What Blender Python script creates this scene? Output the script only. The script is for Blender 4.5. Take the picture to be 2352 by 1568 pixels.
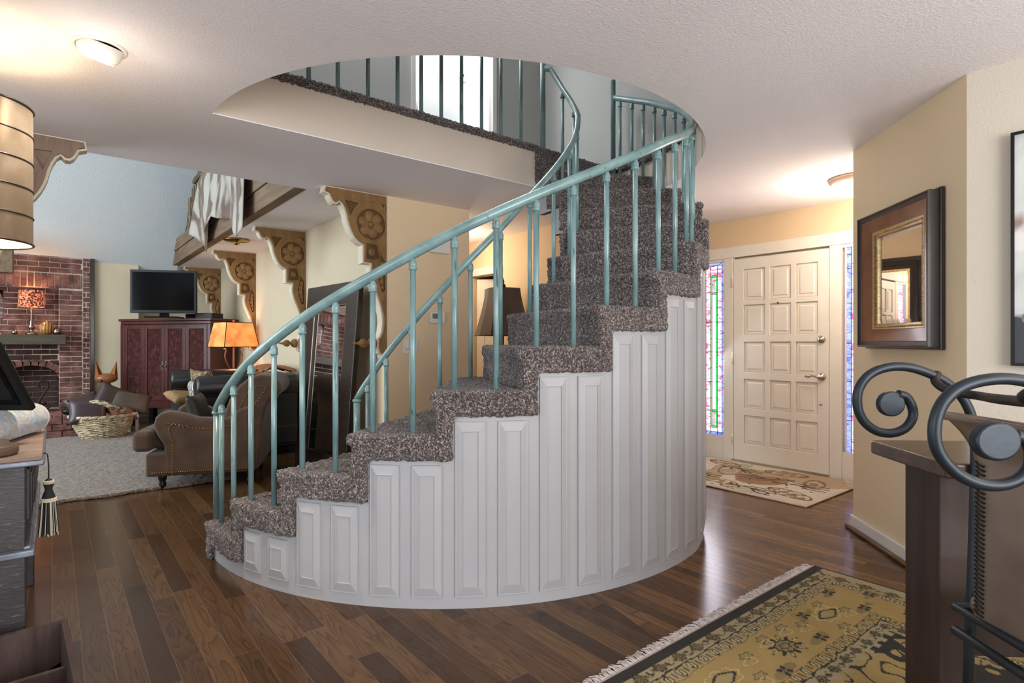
import bpy, bmesh, math, random
import numpy as np
from mathutils import Vector, Matrix
from mathutils.geometry import tessellate_polygon
PI = math.pi
rnd = random.Random(7)
for o in list(bpy.data.objects): bpy.data.objects.remove(o)
COL = bpy.context.scene.collection
SC = bpy.context.scene

# ---------------------------------------------------------------- camera, world, light, exposure
YAW = math.atan2(.6276, .7785)
cam = bpy.data.objects.new('camera', bpy.data.cameras.new('camera')); COL.objects.link(cam)
cam.location = (0, 0, 1.2); cam.rotation_euler = (PI/2, 0, -YAW)
cam.data.lens = 1310/2352*36; cam.data.sensor_width = 36; cam.data.shift_y = 3/2352
cam.data.clip_start = .05; cam.data.clip_end = 100
SC.camera = cam
SC.view_settings.view_transform = 'Standard'; SC.view_settings.look = 'None'
SC.view_settings.gamma = 1; SC.view_settings.exposure = 0.60; SC.view_settings.use_curve_mapping = False
w = bpy.data.worlds.new('world'); SC.world = w; w.use_nodes = True
w.node_tree.nodes['Background'].inputs[0].default_value = (.75, .85, 1, 1)
w.node_tree.nodes['Background'].inputs[1].default_value = 1.0
def area(name, loc, aim, sx, sy, power, col=(1, 1, 1)):
    l = bpy.data.lights.new(name, 'AREA'); l.shape = 'RECTANGLE'; l.size = sx; l.size_y = sy; l.energy = power; l.color = col
    o = bpy.data.objects.new(name, l); COL.objects.link(o); o.location = loc
    o.rotation_euler = (Vector(aim)-Vector(loc)).to_track_quat('-Z', 'Y').to_euler(); return o
def point(name, loc, power, col=(1, .8, .6), r=.04):
    l = bpy.data.lights.new(name, 'POINT'); l.energy = power; l.color = col; l.shadow_soft_size = r
    o = bpy.data.objects.new(name, l); COL.objects.link(o); o.location = loc; return o
area('daylight_back_window', (1.0, -3.15, 1.45), (1.4, 1.0, 2.0), 3.4, 1.9, 135, (.93, .96, 1))
area('daylight_left_window', (-3.1, .6, 1.4), (1.2, 1.6, 1.9), 3.0, 1.8, 42, (.88, .94, 1))
area('daylight_great_room', (-3.9, 7.4, 1.9), (2, 7.4, 2.9), 4.2, 2.6, 150, (.82, .93, 1))
area('daylight_loft_window', (-3.9, 6.0, 4.2), (1.5, 8.6, 3.0), 2.4, 1.4, 70, (.80, .93, 1))
point('warm_fill_right', (2.3, -.9, 1.9), 16, (1, .88, .72), .2)  # unseen warm fill, added to brighten the right side of the stair drum
area('upper_hall_fill', (1.5, 4.05, 5.12), (1.7, 4.4, 0), 2.4, .4, 32, (.92, .96, 1))  # unseen overhead fill, added to light the upper hall wall
area('upper_bathroom_light', (2.97, 4.72, 5.0), (2.97, 4.85, 3.3), .9, .16, 30, (.97, 1, 1))
area('sidelight_daylight', (5.28, 3.31, 1.15), (3.5, 2.4, .4), .25, 1.6, 6, (.9, .88, 1))

# ---------------------------------------------------------------- materials
def srgb(r, g, b):
    f = lambda c: (c/255/12.92) if c <= 10 else ((c/255+.055)/1.055)**2.4
    return (f(r), f(g), f(b), 1)
class NT:
    def __init__(s, name):
        s.m = bpy.data.materials.new(name); s.m.use_nodes = True; s.t = s.m.node_tree
        s.b = s.t.nodes['Principled BSDF']; s._tc = None
    def n(s, typ, **kw):
        x = s.t.nodes.new(typ)
        for k, v in kw.items(): setattr(x, k, v)
        return x
    def l(s, a, b): s.t.links.new(a, b)
    @property
    def tc(s):
        if not s._tc: s._tc = s.n('ShaderNodeTexCoord')
        return s._tc
    def coord(s, sc=(1, 1, 1), kind='Object'):
        mp = s.n('ShaderNodeMapping'); mp.inputs['Scale'].default_value = sc
        s.l(s.tc.outputs[kind], mp.inputs[0]); return mp.outputs[0]
    def noise(s, scale, detail=3, sc=(1, 1, 1), dist=0, rough=.5):
        x = s.n('ShaderNodeTexNoise'); x.inputs['Scale'].default_value = scale; x.inputs['Detail'].default_value = detail
        x.inputs['Distortion'].default_value = dist; x.inputs['Roughness'].default_value = rough
        s.l(s.coord(sc), x.inputs['Vector']); return x.outputs['Fac']
    def ramp(s, fac, stops):
        r = s.n('ShaderNodeValToRGB'); e = r.color_ramp.elements
        while len(e) < len(stops): e.new(.5)
        for i, (p, c) in enumerate(stops): e[i].position = p; e[i].color = c
        s.l(fac, r.inputs[0]); return r.outputs[0]
    def mix(s, fac, a, b, typ='MIX'):
        x = s.n('ShaderNodeMix', data_type='RGBA', blend_type=typ)
        for i, v in ((0, fac), (6, a), (7, b)):
            if hasattr(v, 'is_output'): s.l(v, x.inputs[i])
            else: x.inputs[i].default_value = v
        return x.outputs[2]
    def math(s, op, a, b=0, c=0):
        x = s.n('ShaderNodeMath', operation=op)
        for i, v in enumerate((a, b, c)):
            if hasattr(v, 'is_output'): s.l(v, x.inputs[i])
            else: x.inputs[i].default_value = v
        return x.outputs[0]
    def bump(s, h, strength=.3, dist=.01):
        x = s.n('ShaderNodeBump'); x.inputs['Strength'].default_value = strength; x.inputs['Distance'].default_value = dist
        s.l(h, x.inputs['Height']); s.l(x.outputs[0], s.b.inputs['Normal'])
    def base(s, v):
        if hasattr(v, 'is_output'): s.l(v, s.b.inputs['Base Color'])
        else: s.b.inputs['Base Color'].default_value = v
    def set(s, **kw):
        for k, v in kw.items(): s.b.inputs[k.replace('_', ' ')].default_value = v
        return s
def mul(c, k): return (c[0]*k, c[1]*k, c[2]*k, 1)
def plain(name, c, rough=.5, metal=0, var=.12, scale=9, bump=0, bscale=60, bd=.004, coat=0, emis=0, ec=None, sheen=0):
    n = NT(name); n.set(Roughness=rough, Metallic=metal)
    f = n.noise(scale, 4)
    n.base(n.ramp(f, [(.3, mul(c, 1-var)), (.7, mul(c, 1+var))]))
    if bump: n.bump(n.noise(bscale, 3), bump, bd)
    if coat: n.set(Coat_Weight=coat, Coat_Roughness=.12)
    if sheen: n.set(Sheen_Weight=sheen)
    if emis: n.b.inputs['Emission Color'].default_value = ec or c; n.set(Emission_Strength=emis)
    return n.m
def wood(name, a, b, rough=.4, sc=(1, 1, 14), scale=3, coat=0, bump=.15):
    n = NT(name); n.set(Roughness=rough, Specular_IOR_Level=.3)
    f = n.noise(scale, 6, sc, .6); g = n.noise(scale*6, 4, sc)
    n.base(n.mix(n.math('MULTIPLY', g, .5), n.ramp(f, [(.3, a), (.7, b)]), mul(a, .6)))
    n.bump(g, bump, .003)
    if coat: n.set(Coat_Weight=coat, Coat_Roughness=.15)
    return n.m
M = {}
def wallmat(name, c, b=.35):
    return plain(name, c, .85, var=.02, scale=1.5, bump=b, bscale=110, bd=.004)
M['ceiling'] = wallmat('ceiling_paint', srgb(245, 239, 241), .5)
M['cream'] = wallmat('cream_wall', srgb(208, 192, 163))
M['peach'] = wallmat('peach_wall', srgb(234, 208, 170))
M['greige'] = wallmat('greige_wall', srgb(204, 194, 178), .4)
M['fascia'] = wallmat('fascia_paint', srgb(214, 198, 182), .2)
M['upwall'] = wallmat('upstairs_wall', srgb(186, 186, 182), .2)
M['vault'] = wallmat('vault_ceiling', srgb(216, 225, 228), .9)
M['white'] = plain('white_trim', srgb(228, 224, 216), .4, var=.02)
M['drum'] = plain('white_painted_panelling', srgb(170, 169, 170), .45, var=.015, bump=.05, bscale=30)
M['door'] = plain('cream_door_paint', srgb(240, 233, 220), .4, var=.015)
M['brightwall'] = plain('bright_white_wall', srgb(240, 242, 242), .6, var=.01)
M['black'] = plain('black_satin', srgb(16, 15, 16), .4); M['black'].node_tree.nodes['Principled BSDF'].inputs['Specular IOR Level'].default_value = .3
M['tvblack'] = plain('glossy_black_screen', srgb(6, 6, 7), .12, var=0); M['tvblack'].node_tree.nodes['Principled BSDF'].inputs['Specular IOR Level'].default_value = .12
M['brass'] = plain('brass', srgb(168, 128, 70), .25, 1)
M['nickel'] = plain('satin_nickel', srgb(190, 184, 172), .25, 1)
M['dkwood'] = wood('dark_brown_wood', srgb(34, 24, 18), srgb(54, 38, 28), .35, coat=.3)
M['beam'] = wood('weathered_beam_wood', srgb(104, 84, 66), srgb(148, 122, 98), .7, (6, .5, 6))
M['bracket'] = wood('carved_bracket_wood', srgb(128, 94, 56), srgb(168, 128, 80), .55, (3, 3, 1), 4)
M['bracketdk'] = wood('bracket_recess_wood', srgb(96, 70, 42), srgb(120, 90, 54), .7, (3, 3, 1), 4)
M['bracketlt'] = wood('taupe_bracket_wood', srgb(120, 98, 84), srgb(150, 126, 108), .6, (3, 3, 1), 4)
M['mould'] = plain('cream_edge_moulding', srgb(216, 204, 182), .5, var=.04)
M['armoire'] = wood('mahogany_armoire', srgb(62, 24, 22), srgb(92, 40, 34), .35, (2, 2, 1), 3, .3)
M['leather'] = plain('black_leather', srgb(22, 18, 16), .32, var=.3, scale=5, bump=.3, bscale=90, bd=.002)
M['suede'] = plain('brown_suede', srgb(78, 58, 44), .9, var=.3, scale=6, bump=.15, bscale=150, bd=.002, sheen=.08)
M['chrome'] = plain('tarnished_silver', srgb(150, 136, 124), .25, 1)
M['iron'] = plain('blue_black_wrought_iron', srgb(38, 44, 50), .42, .45, var=.2, scale=14, bump=.25, bscale=40, bd=.002)
M['blackiron'] = plain('black_iron', srgb(40, 34, 30), .6, .4)
M['mirror'] = plain('mirror_glass', (.86, .86, .86, 1), .015, 1, var=0)
M['gold'] = plain('antique_gold', srgb(196, 172, 128), .35, .9, var=.3, scale=60)

# floor boards running along world Y
n = NT('oak_floor_boards')
pos = n.n('ShaderNodeNewGeometry').outputs['Position']; sp = n.n('ShaderNodeSeparateXYZ'); n.l(pos, sp.inputs[0])
X, Y = sp.outputs[0], sp.outputs[1]
def boards(wd, ln):
    u = n.math('DIVIDE', X, wd); row = n.math('FLOOR', u)
    wn = n.n('ShaderNodeTexWhiteNoise', noise_dimensions='1D'); n.l(row, wn.inputs['W'])
    v = n.math('ADD', n.math('DIVIDE', Y, ln), n.math('MULTIPLY', wn.outputs[0], 7.3)); colm = n.math('FLOOR', v)
    cb = n.n('ShaderNodeCombineXYZ'); n.l(row, cb.inputs[0]); n.l(colm, cb.inputs[1])
    w2 = n.n('ShaderNodeTexWhiteNoise', noise_dimensions='2D'); n.l(cb.outputs[0], w2.inputs['Vector'])
    fu = n.math('FRACT', u); fv = n.math('FRACT', v)
    eu = n.math('MULTIPLY', n.math('MINIMUM', fu, n.math('SUBTRACT', 1, fu)), wd)
    ev = n.math('MULTIPLY', n.math('MINIMUM', fv, n.math('SUBTRACT', 1, fv)), ln)
    return w2.outputs[0], n.math('MINIMUM', eu, ev)
r1, e1 = boards(.090, 1.05); r2, e2 = boards(.057, .8)
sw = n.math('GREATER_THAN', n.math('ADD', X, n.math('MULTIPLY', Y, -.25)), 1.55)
def fmix(f, a, b): return n.math('ADD', n.math('MULTIPLY', n.math('SUBTRACT', 1, f), a), n.math('MULTIPLY', f, b))
rr = fmix(sw, r1, r2); ee = fmix(sw, e1, e2)
cb = n.n('ShaderNodeCombineXYZ'); n.l(n.math('MULTIPLY', X, 9), cb.inputs[0]); n.l(n.math('MULTIPLY', Y, .9), cb.inputs[1]); n.l(n.math('MULTIPLY', rr, 40), cb.inputs[2])
nz = n.n('ShaderNodeTexNoise'); nz.inputs['Scale'].default_value = 1.3; nz.inputs['Detail'].default_value = 2; n.l(cb.outputs[0], nz.inputs['Vector'])
rings = n.math('FRACT', n.math('MULTIPLY', nz.outputs[0], 14))
fine = n.n('ShaderNodeTexNoise'); fine.inputs['Scale'].default_value = 9; fine.inputs['Detail'].default_value = 5; n.l(cb.outputs[0], fine.inputs['Vector'])
basec = n.ramp(rr, [(0, srgb(66, 45, 27)), (.5, srgb(88, 62, 38)), (1, srgb(110, 80, 50))])
c2 = n.mix(n.math('MULTIPLY', n.math('POWER', rings, 2.5), .6), basec, srgb(38, 23, 15))
c3 = n.mix(n.math('MULTIPLY', fine.outputs[0], .35), c2, srgb(58, 38, 27))
gap = n.math('LESS_THAN', ee, n.math('ADD', .0011, n.math('MULTIPLY', sw, .0008)))
c3 = n.mix(sw, c3, n.mix(1.0, c3, (1.5, 1.45, 1.38, 1), 'MULTIPLY'))  # narrow boards lightened: light on the entry side put into their colour
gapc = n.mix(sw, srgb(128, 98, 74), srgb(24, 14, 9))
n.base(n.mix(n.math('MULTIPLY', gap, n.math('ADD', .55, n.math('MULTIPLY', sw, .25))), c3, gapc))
n.bump(n.math('SUBTRACT', n.math('MULTIPLY', fine.outputs[0], .2), gap), .25, .002)
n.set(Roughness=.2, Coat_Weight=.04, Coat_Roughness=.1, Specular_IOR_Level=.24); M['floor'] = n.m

def pile(name, dark, mid, light, scale=260, bump=.9, s2=90):
    n = NT(name); f = n.noise(scale, 2, rough=.7); g = n.noise(s2, 3, rough=.7); h = n.noise(3, 2)
    a = n.math('ADD', n.math('MULTIPLY', f, .62), n.math('MULTIPLY', g, .38))
    c = n.ramp(a, [(.34, dark), (.5, mid), (.66, light)])
    n.base(n.mix(n.math('MULTIPLY', h, .25), c, mul(c_mid(mid), .6)))
    n.bump(a, bump, .012); n.set(Roughness=1, Sheen_Weight=.2); return n.m
def c_mid(c): return c
M['carpet'] = pile('frieze_stair_carpet', srgb(24, 19, 18), srgb(86, 75, 71), srgb(206, 194, 189), 135, 1, 70)
M['shag'] = pile('cream_shag_pile', srgb(70, 59, 50), srgb(122, 106, 93), srgb(176, 160, 146), 90, 1, 40)

# railing paint
n = NT('verdigris_rail_paint'); f = n.noise(20, 4, (1, 1, .3)); g = n.noise(60, 5, (1, 1, .12), .5)
n.base(n.mix(n.ramp(g, [(.62, (0, 0, 0, 1)), (.72, (1, 1, 1, 1))]), n.ramp(f, [(.3, srgb(104, 134, 134)), (.7, srgb(134, 164, 164))]), srgb(58, 80, 80)))
n.bump(g, .1, .002); n.set(Roughness=.3, Coat_Weight=.3, Coat_Roughness=.2); M['rail'] = n.m
n = NT('verdigris_handrail_paint'); f = n.noise(9, 4); g = n.noise(34, 5, (1, 1, 1), .6, .65)
n.base(n.mix(n.ramp(g, [(.60, (0, 0, 0, 1)), (.70, (1, 1, 1, 1))]), n.ramp(f, [(.3, srgb(104, 134, 134)), (.7, srgb(138, 168, 168))]), srgb(80, 106, 106)))
n.set(Roughness=.28, Coat_Weight=.35, Coat_Roughness=.2); M['rail2'] = n.m

# ---------------------------------------------------------------- mesh helpers
class MB:
    def __init__(s): s.v = []; s.f = []; s.sm = []
    def add(s, vs, fs, smooth=False, mat=None):
        b = len(s.v)
        for p in vs:
            p = Vector(p)
            if mat is not None: p = mat @ p
            s.v.append(tuple(p))
        for q in fs: s.f.append([i+b for i in q]); s.sm.append(smooth)
        return s
    def box(s, x0, x1, y0, y1, z0, z1, mat=None):
        vs = [(x, y, z) for x in (x0, x1) for y in (y0, y1) for z in (z0, z1)]
        return s.add(vs, [(0, 1, 3, 2), (4, 6, 7, 5), (0, 4, 5, 1), (2, 3, 7, 6), (0, 2, 6, 4), (1, 5, 7, 3)], False, mat)
    def cbox(s, c, d, mat=None):
        return s.box(c[0]-d[0]/2, c[0]+d[0]/2, c[1]-d[1]/2, c[1]+d[1]/2, c[2]-d[2]/2, c[2]+d[2]/2, mat)
    def prism(s, poly, a, b, axis='y', holes=(), mat=None):
        # poly in (p,q): axis y -> (x,z); x -> (y,z); z -> (x,y)
        def P(p, t): return {'y': (p[0], t, p[1]), 'x': (t, p[0], p[1]), 'z': (p[0], p[1], t)}[axis]
        loops = [list(poly)]+[list(h) for h in holes]
        tris = tessellate_polygon([[Vector((p[0], p[1], 0)) for p in L] for L in loops])
        flat = [p for L in loops for p in L]; N = len(flat)
        vs = [P(p, a) for p in flat]+[P(p, b) for p in flat]
        if not holes:
            fs = [list(range(N)), list(range(2*N-1, N-1, -1))]
        else:
            fs = [list(t) for t in tris]+[[i+N for i in reversed(t)] for t in tris]
        o = 0
        for L in loops:
            k = len(L)
            for i in range(k):
                j = (i+1) % k; fs.append([o+i, o+j, o+j+N, o+i+N])
            o += k
        return s.add(vs, fs, False, mat)
    def lathe(s, prof, n=24, mat=None, smooth=True, cap=True):
        vs = []; fs = []
        for r, z in prof:
            for i in range(n): a = 2*PI*i/n; vs.append((r*math.cos(a), r*math.sin(a), z))
        for k in range(len(prof)-1):
            for i in range(n):
                j = (i+1) % n; fs.append((k*n+i, k*n+j, (k+1)*n+j, (k+1)*n+i))
        if cap and prof[0][0] > 1e-5: fs.append(list(range(n-1, -1, -1)))
        if cap and prof[-1][0] > 1e-5: fs.append([(len(prof)-1)*n+i for i in range(n)])
        return s.add(vs, fs, smooth, mat)
    def tube(s, pts, r, n=10, cap=True, mat=None):
        pts = [Vector(p) for p in pts]; R = r if isinstance(r, (list, tuple)) else [r]*len(pts)
        vs = []; fs = []; up = Vector((0, 0, 1)); pn = None
        for i, p in enumerate(pts):
            t = (pts[min(i+1, len(pts)-1)]-pts[max(i-1, 0)]).normalized()
            if pn is None:
                pn = t.cross(up) if abs(t.dot(up)) < .95 else t.cross(Vector((1, 0, 0)))
            pn = (pn - t*pn.dot(t)).normalized(); q = t.cross(pn)
            for k in range(n):
                a = 2*PI*k/n; vs.append(p+(pn*math.cos(a)+q*math.sin(a))*R[i])
        for i in range(len(pts)-1):
            for k in range(n):
                j = (k+1) % n; fs.append((i*n+k, i*n+j, (i+1)*n+j, (i+1)*n+k))
        if cap: fs += [list(range(n-1, -1, -1)), [(len(pts)-1)*n+k for k in range(n)]]
        return s.add(vs, fs, True, mat)
    def ball(s, c, r, n=16, m=10, mat=None, e=1.0):
        rx, ry, rz = r if isinstance(r, (tuple, list)) else (r, r, r)
        vs = []; fs = []
        sg = lambda t: math.copysign(abs(t)**e, t)
        for i in range(m+1):
            ph = -PI/2+PI*i/m
            for k in range(n):
                a = 2*PI*k/n
                vs.append((c[0]+rx*sg(math.cos(a))*math.cos(ph), c[1]+ry*sg(math.sin(a))*math.cos(ph), c[2]+rz*math.sin(ph)))
        for i in range(m):
            for k in range(n):
                j = (k+1) % n; fs.append((i*n+k, i*n+j, (i+1)*n+j, (i+1)*n+k))
        return s.add(vs, fs, True, mat)
    def grid(s, fn, nu, nv, thick=0, smooth=True, mat=None):
        vs = [fn(i/nu, j/nv) for i in range(nu+1) for j in range(nv+1)]
        fs = [(i*(nv+1)+j, (i+1)*(nv+1)+j, (i+1)*(nv+1)+j+1, i*(nv+1)+j+1) for i in range(nu) for j in range(nv)]
        return s.add(vs, fs, smooth, mat)
    def build(s, name, mat, parent=None, loc=(0, 0, 0), rz=0, bevel=0, seg=2, auto=False, solid=0, recalc=True):
        me = bpy.data.meshes.new(name); me.from_pydata(s.v, [], s.f)
        me.polygons.foreach_set('use_smooth', [True]*len(s.f) if auto else s.sm)
        if recalc:
            bm = bmesh.new(); bm.from_mesh(me); bmesh.ops.remove_doubles(bm, verts=bm.verts, dist=1e-5)
            bmesh.ops.recalc_face_normals(bm, faces=bm.faces); bm.to_mesh(me); bm.free()
        if isinstance(mat, str): mat = M[mat]
        if mat: me.materials.append(mat)
        o = bpy.data.objects.new(name, me); COL.objects.link(o)
        o.location = loc; o.rotation_euler = (0, 0, rz)
        if parent: o.parent = parent
        if solid:
            q = o.modifiers.new('solid', 'SOLIDIFY'); q.thickness = solid; q.offset = 0
        if bevel:
            q = o.modifiers.new('bevel', 'BEVEL'); q.width = bevel; q.segments = seg; q.limit_method = 'ANGLE'; q.angle_limit = math.radians(40)
            for p in me.polygons: p.use_smooth = True
            if hasattr(me, 'set_sharp_from_angle'): pass
            q.harden_normals = True
        return o
def tag(o, label, cat, group=None):
    o['label'] = label; o['category'] = cat
    if group: o['group'] = group
    return o
def thing(name, label, cat, loc=(0, 0, 0), rz=0, group=None):
    o = bpy.data.objects.new(name, None); COL.objects.link(o); o.empty_display_size = .1
    o.location = loc; o.rotation_euler = (0, 0, rz); return tag(o, label, cat, group)
def struct(o, label=None):
    o['kind'] = 'structure'
    if label: o['label'] = label
    return o
def T(x, y, z): return Matrix.Translation((x, y, z))
def RX(a): return Matrix.Rotation(a, 4, 'X')
def RY(a): return Matrix.Rotation(a, 4, 'Y')
def RZ(a): return Matrix.Rotation(a, 4, 'Z')
def displace(o, scale, strength, kind='CLOUDS', depth=1):
    t = bpy.data.textures.new(o.name+'_tex', kind); t.noise_scale = scale
    if kind == 'CLOUDS': t.noise_depth = depth
    q = o.modifiers.new('disp', 'DISPLACE'); q.texture = t; q.strength = strength; q.mid_level = .5; q.texture_coords = 'LOCAL'
def smoothpts(pts, n=6, closed=False):
    P = [Vector(p) for p in pts]; out = []; N = len(P)
    for i in range(N if closed else N-1):
        a = P[(i-1) % N] if closed or i > 0 else P[0]*2-P[1]
        b = P[i]; c = P[(i+1) % N]
        d = P[(i+2) % N] if closed or i+2 < N else P[-1]*2-P[-2]
        for k in range(n):
            t = k/n
            out.append(.5*((2*b)+(-a+c)*t+(2*a-5*b+4*c-d)*t*t+(-a+3*b-3*c+d)*t**3))
    if not closed: out.append(P[-1])
    return out
def pillow_fn(w, h, t, pinch=.12):
    def f(mb, mat=None):
        for sgn in (1, -1):
            def g(u, v):
                a = (u-.5)*2; b = (v-.5)*2
                k = max(0, (1-a**4)*(1-b**4))**.5
                q = 1-pinch*(1-a*a*0)*(1-abs(a)**2)*abs(b) if False else 1
                x = a*w/2*(1-pinch*(1-b*b)*abs(a)); y = b*h/2*(1-pinch*(1-a*a)*abs(b))
                return (x, y, sgn*t/2*k)
            mb.grid(g, 14, 14, mat=mat)
    return f
CEIL = 2.44; UP = 2.758

# ---------------------------------------------------------------- structure: floor, ceilings
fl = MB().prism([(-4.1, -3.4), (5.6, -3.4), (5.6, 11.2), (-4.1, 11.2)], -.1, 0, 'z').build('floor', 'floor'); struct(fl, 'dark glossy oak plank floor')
OC = (2.31, 3.40); OR = 1.636; OY = 3.42
arc = [(OC[0]+OR*math.cos(math.radians(a)), OC[1]+OR*math.sin(math.radians(a))) for a in np.linspace(180.7, 359.3, 80)]
hole = [(arc[0][0], OY)]+arc+[(arc[-1][0], OY)]
outl = [(-4.1, -3.4), (5.5, -3.4), (5.5, 11.1), (1.60, 11.1), (1.60, 4.63), (-4.1, 4.63)]
struct(MB().prism(outl, CEIL, CEIL+.006, 'z', [hole]).build('ceiling', 'ceiling'), 'lower white textured ceiling with round stair opening')
up_out = [(-1.3, .9), (4.2, .9), (4.2, 4.6), (-1.3, 4.6)]
struct(MB().prism(up_out, UP-.03, UP, 'z', [hole]).build('floor_upper', 'carpet'), 'carpeted upper hall floor')
# fascia of the opening
def strip(pts, z0, z1, th=.012):
    mb = MB(); k = len(pts); c = Vector((OC[0], OC[1]+.0))
    inn = []; outp = []
    for p in pts:
        d = (Vector(p)-Vector((2.31, 2.9))).normalized(); outp.append((p[0]+d.x*th, p[1]+d.y*th)); inn.append((p[0]-d.x*.0, p[1]-d.y*.0))
    vs = [(x, y, z) for z in (z0, z1) for x, y in inn]+[(x, y, z) for z in (z0, z1) for x, y in outp]
    fs = []
    for i in range(k):
        j = (i+1) % k
        fs += [(i, j, k+j, k+i), (2*k+i, 3*k+i, 3*k+j, 2*k+j), (k+i, k+j, 3*k+j, 3*k+i), (i, 2*k+i, 2*k+j, j)]
    return mb.add(vs, fs)
hole2 = [(hole[0][0]+(3.05-hole[0][0])*t, OY) for t in np.linspace(0, 1, 12)]
st = strip(hole, CEIL+.006, UP-.035); struct(st.build('wall_opening_edge', 'fascia'), 'beige fascia around the round stair opening')
# carpet roll-over at the edge of the upper floor
edge = [(3.02, OY), (arc[0][0], OY)]+arc+[(arc[-1][0], OY)]
ep = [Vector((p[0], p[1], UP-.012)) for p in ([(3.02-(3.02-arc[0][0])*t, OY) for t in np.linspace(0, 1, 60)]+arc)]
ce = MB().tube(ep, .03, 8).build('trim_1', 'carpet'); struct(ce, 'grey brown carpet edging of the upper floor')
q = ce.modifiers.new('sub', 'SUBSURF'); q.levels = 2; q.render_levels = 2; displace(ce, .012, .03)

def wall(name, mat, boxes, label=None):
    mb = MB()
    for b in boxes: mb.box(*b)
    return struct(mb.build(name, mat), label)
T0 = .1
wall('wall_back', 'cream', [(-3.3, 3.4, -3.4, -3.3, 0, .5), (-3.3, 3.4, -3.4, -3.3, 2.4, CEIL), (-3.3, -1.1, -3.4, -3.3, .5, 2.4), (2.3, 3.4, -3.4, -3.3, .5, 2.4)])
wall('wall_left', 'cream', [(-3.3, -3.2, -3.3, 4.53, 0, .5), (-3.3, -3.2, -3.3, 4.53, 2.3, CEIL), (-3.3, -3.2, -3.3, -.9, .5, 2.3), (-3.3, -3.2, 2.1, 4.53, .5, 2.3)])
wall('wall_right', 'greige', [(3.29, 3.39, -3.3, .733, 0, CEIL)], 'pale greige wall behind the painting')
# 45 degree wall with mirror
d45 = MB().prism([(3.29, .733), (4.05, 1.493), (4.05, 1.40), (3.39, .733)], 0, CEIL, 'z')
struct(d45.build('wall_diagonal', wallmat('tan_cream_wall', srgb(228, 206, 170))), 'diagonal tan cream wall carrying the framed mirror')
wall('wall_entry_right', 'peach', [(4.05, 5.48, 1.40, 1.493, 0, CEIL)])
wall('wall_entry_left', 'peach', [(4.1, 5.48, 4.4, 4.5, 0, CEIL)], 'peach wall at the far side of the entry')
wall('wall_entry', 'peach', [(5.40, 5.50, 1.49, 4.4, 2.06, CEIL), (5.40, 5.50, 3.52, 4.4, 0, 2.06), (5.40, 5.50, 1.49, 1.74, 0, 2.06)], 'peach wall around the front door')
wall('wall_hall_right', 'peach', [(4.1, 4.2, 4.5, 5.36, 0, CEIL), (4.1, 4.2, 5.36, 5.87, 2.02, CEIL), (4.1, 4.2, 5.87, 6.7, 0, CEIL)], 'peach hallway wall behind the stairs')
wall('wall_hall_left', 'peach', [(2.94, 3.04, 4.41, 6.7, 0, CEIL)])
wall('wall_hall_end', 'peach', [(3.04, 4.1, 6.6, 6.7, 0, CEIL)])
wall('wall_thermostat', 'peach', [(2.2, 2.94, 4.41, 4.51, 0, CEIL)], 'tan wall with thermostat and switch')
wall('wall_great_room_right', 'cream', [(2.2, 2.3, 4.51, 11.1, 0, CEIL)], 'cream wall carrying the carved brackets')
wall('wall_great_room_far', 'cream', [(.43, 1.05, 10.6, 10.7, 0, 2.8)], 'cream wall beside the brick fireplace')
wall('wall_alcove', 'cream', [(1.05, 2.2, 11.0, 11.1, 0, CEIL), (1.0, 1.05, 10.7, 11.1, 0, 2.6)])
wall('wall_great_room_left', 'greige', [(-4.1, -4.0, 4.6, 11.1, 0, .5), (-4.1, -4.0, 4.6, 5.2, .5, 5.2), (-4.1, -4.0, 9.6, 11.1, .5, 5.2), (-4.1, -4.0, 5.2, 9.6, 3.3, 3.45), (-4.1, -4.0, 7.3, 9.6, 3.45, 5.2), (-4.1, -4.0, 5.2, 9.6, 4.95, 5.2)])
wall('wall_great_room_behind_fireplace', 'cream', [(-4.0, -1.95, 10.6, 10.7, 0, 2.8)])
wall('wall_upper_hall', 'upwall', [(-4.1, 2.50, 4.53, 4.63, CEIL+.022, 5.2), (3.43, 4.3, 4.53, 4.63, CEIL+.022, 5.2), (2.50, 3.43, 4.53, 4.63, 4.85, 5.2), (2.50, 3.43, 4.53, 4.63, CEIL+.022, UP)], 'grey upper hall wall behind the railing')
wall('wall_near_left', 'cream', [(-4.1, -3.3, 4.53, 4.63, 0, CEIL)])
wall('wall_upper_right', 'upwall', [(4.06, 4.16, .9, 4.53, UP, 5.2)], 'grey upper wall above the stair top')
wall('wall_upper_left', 'upwall', [(-1.3, -1.2, .9, 4.53, UP, 5.2)])
wall('wall_upper_back', 'upwall', [(-1.3, 4.2, .8, .9, UP, 5.2)])
wall('wall_upper_bathroom', 'brightwall', [(2.3, 4.1, 4.95, 5.03, UP, 5.2), (3.55, 3.6, 4.63, 4.95, UP, 5.2), (2.3, 2.35, 4.63, 4.95, UP, 5.2), (2.3, 3.6, 4.6, 5.0, UP-.05, UP-.005)], 'bright white room beyond the upper doorway')
wall('ceiling_upper', 'ceiling', [(-1.3, 4.3, .8, 5.1, 5.2, 5.25)])
# great room vault
v = MB(); v.prism([(11.1, 2.06), (7.1, 4.86), (4.5, 5.2), (4.5, 5.3), (7.1, 4.98), (11.1, 2.18)], -4.1, 1.58, 'x')
v.prism([(11.1, 2.44), (10.55, 2.46), (7.1, 4.86), (4.63, 5.2), (4.63, 5.3), (7.1, 4.98), (11.1, 2.6)], 1.58, 4.2, 'x')
struct(v.build('ceiling_vault', 'vault'), 'sloping pale blue grey vaulted ceiling')
wall('floor_loft', 'carpet', [(1.62, 4.2, 4.63, 11.1, 2.72, 2.76)])
wall('wall_loft', 'upwall', [(4.2, 4.3, 4.63, 11.1, 2.72, 5.2)])
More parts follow.
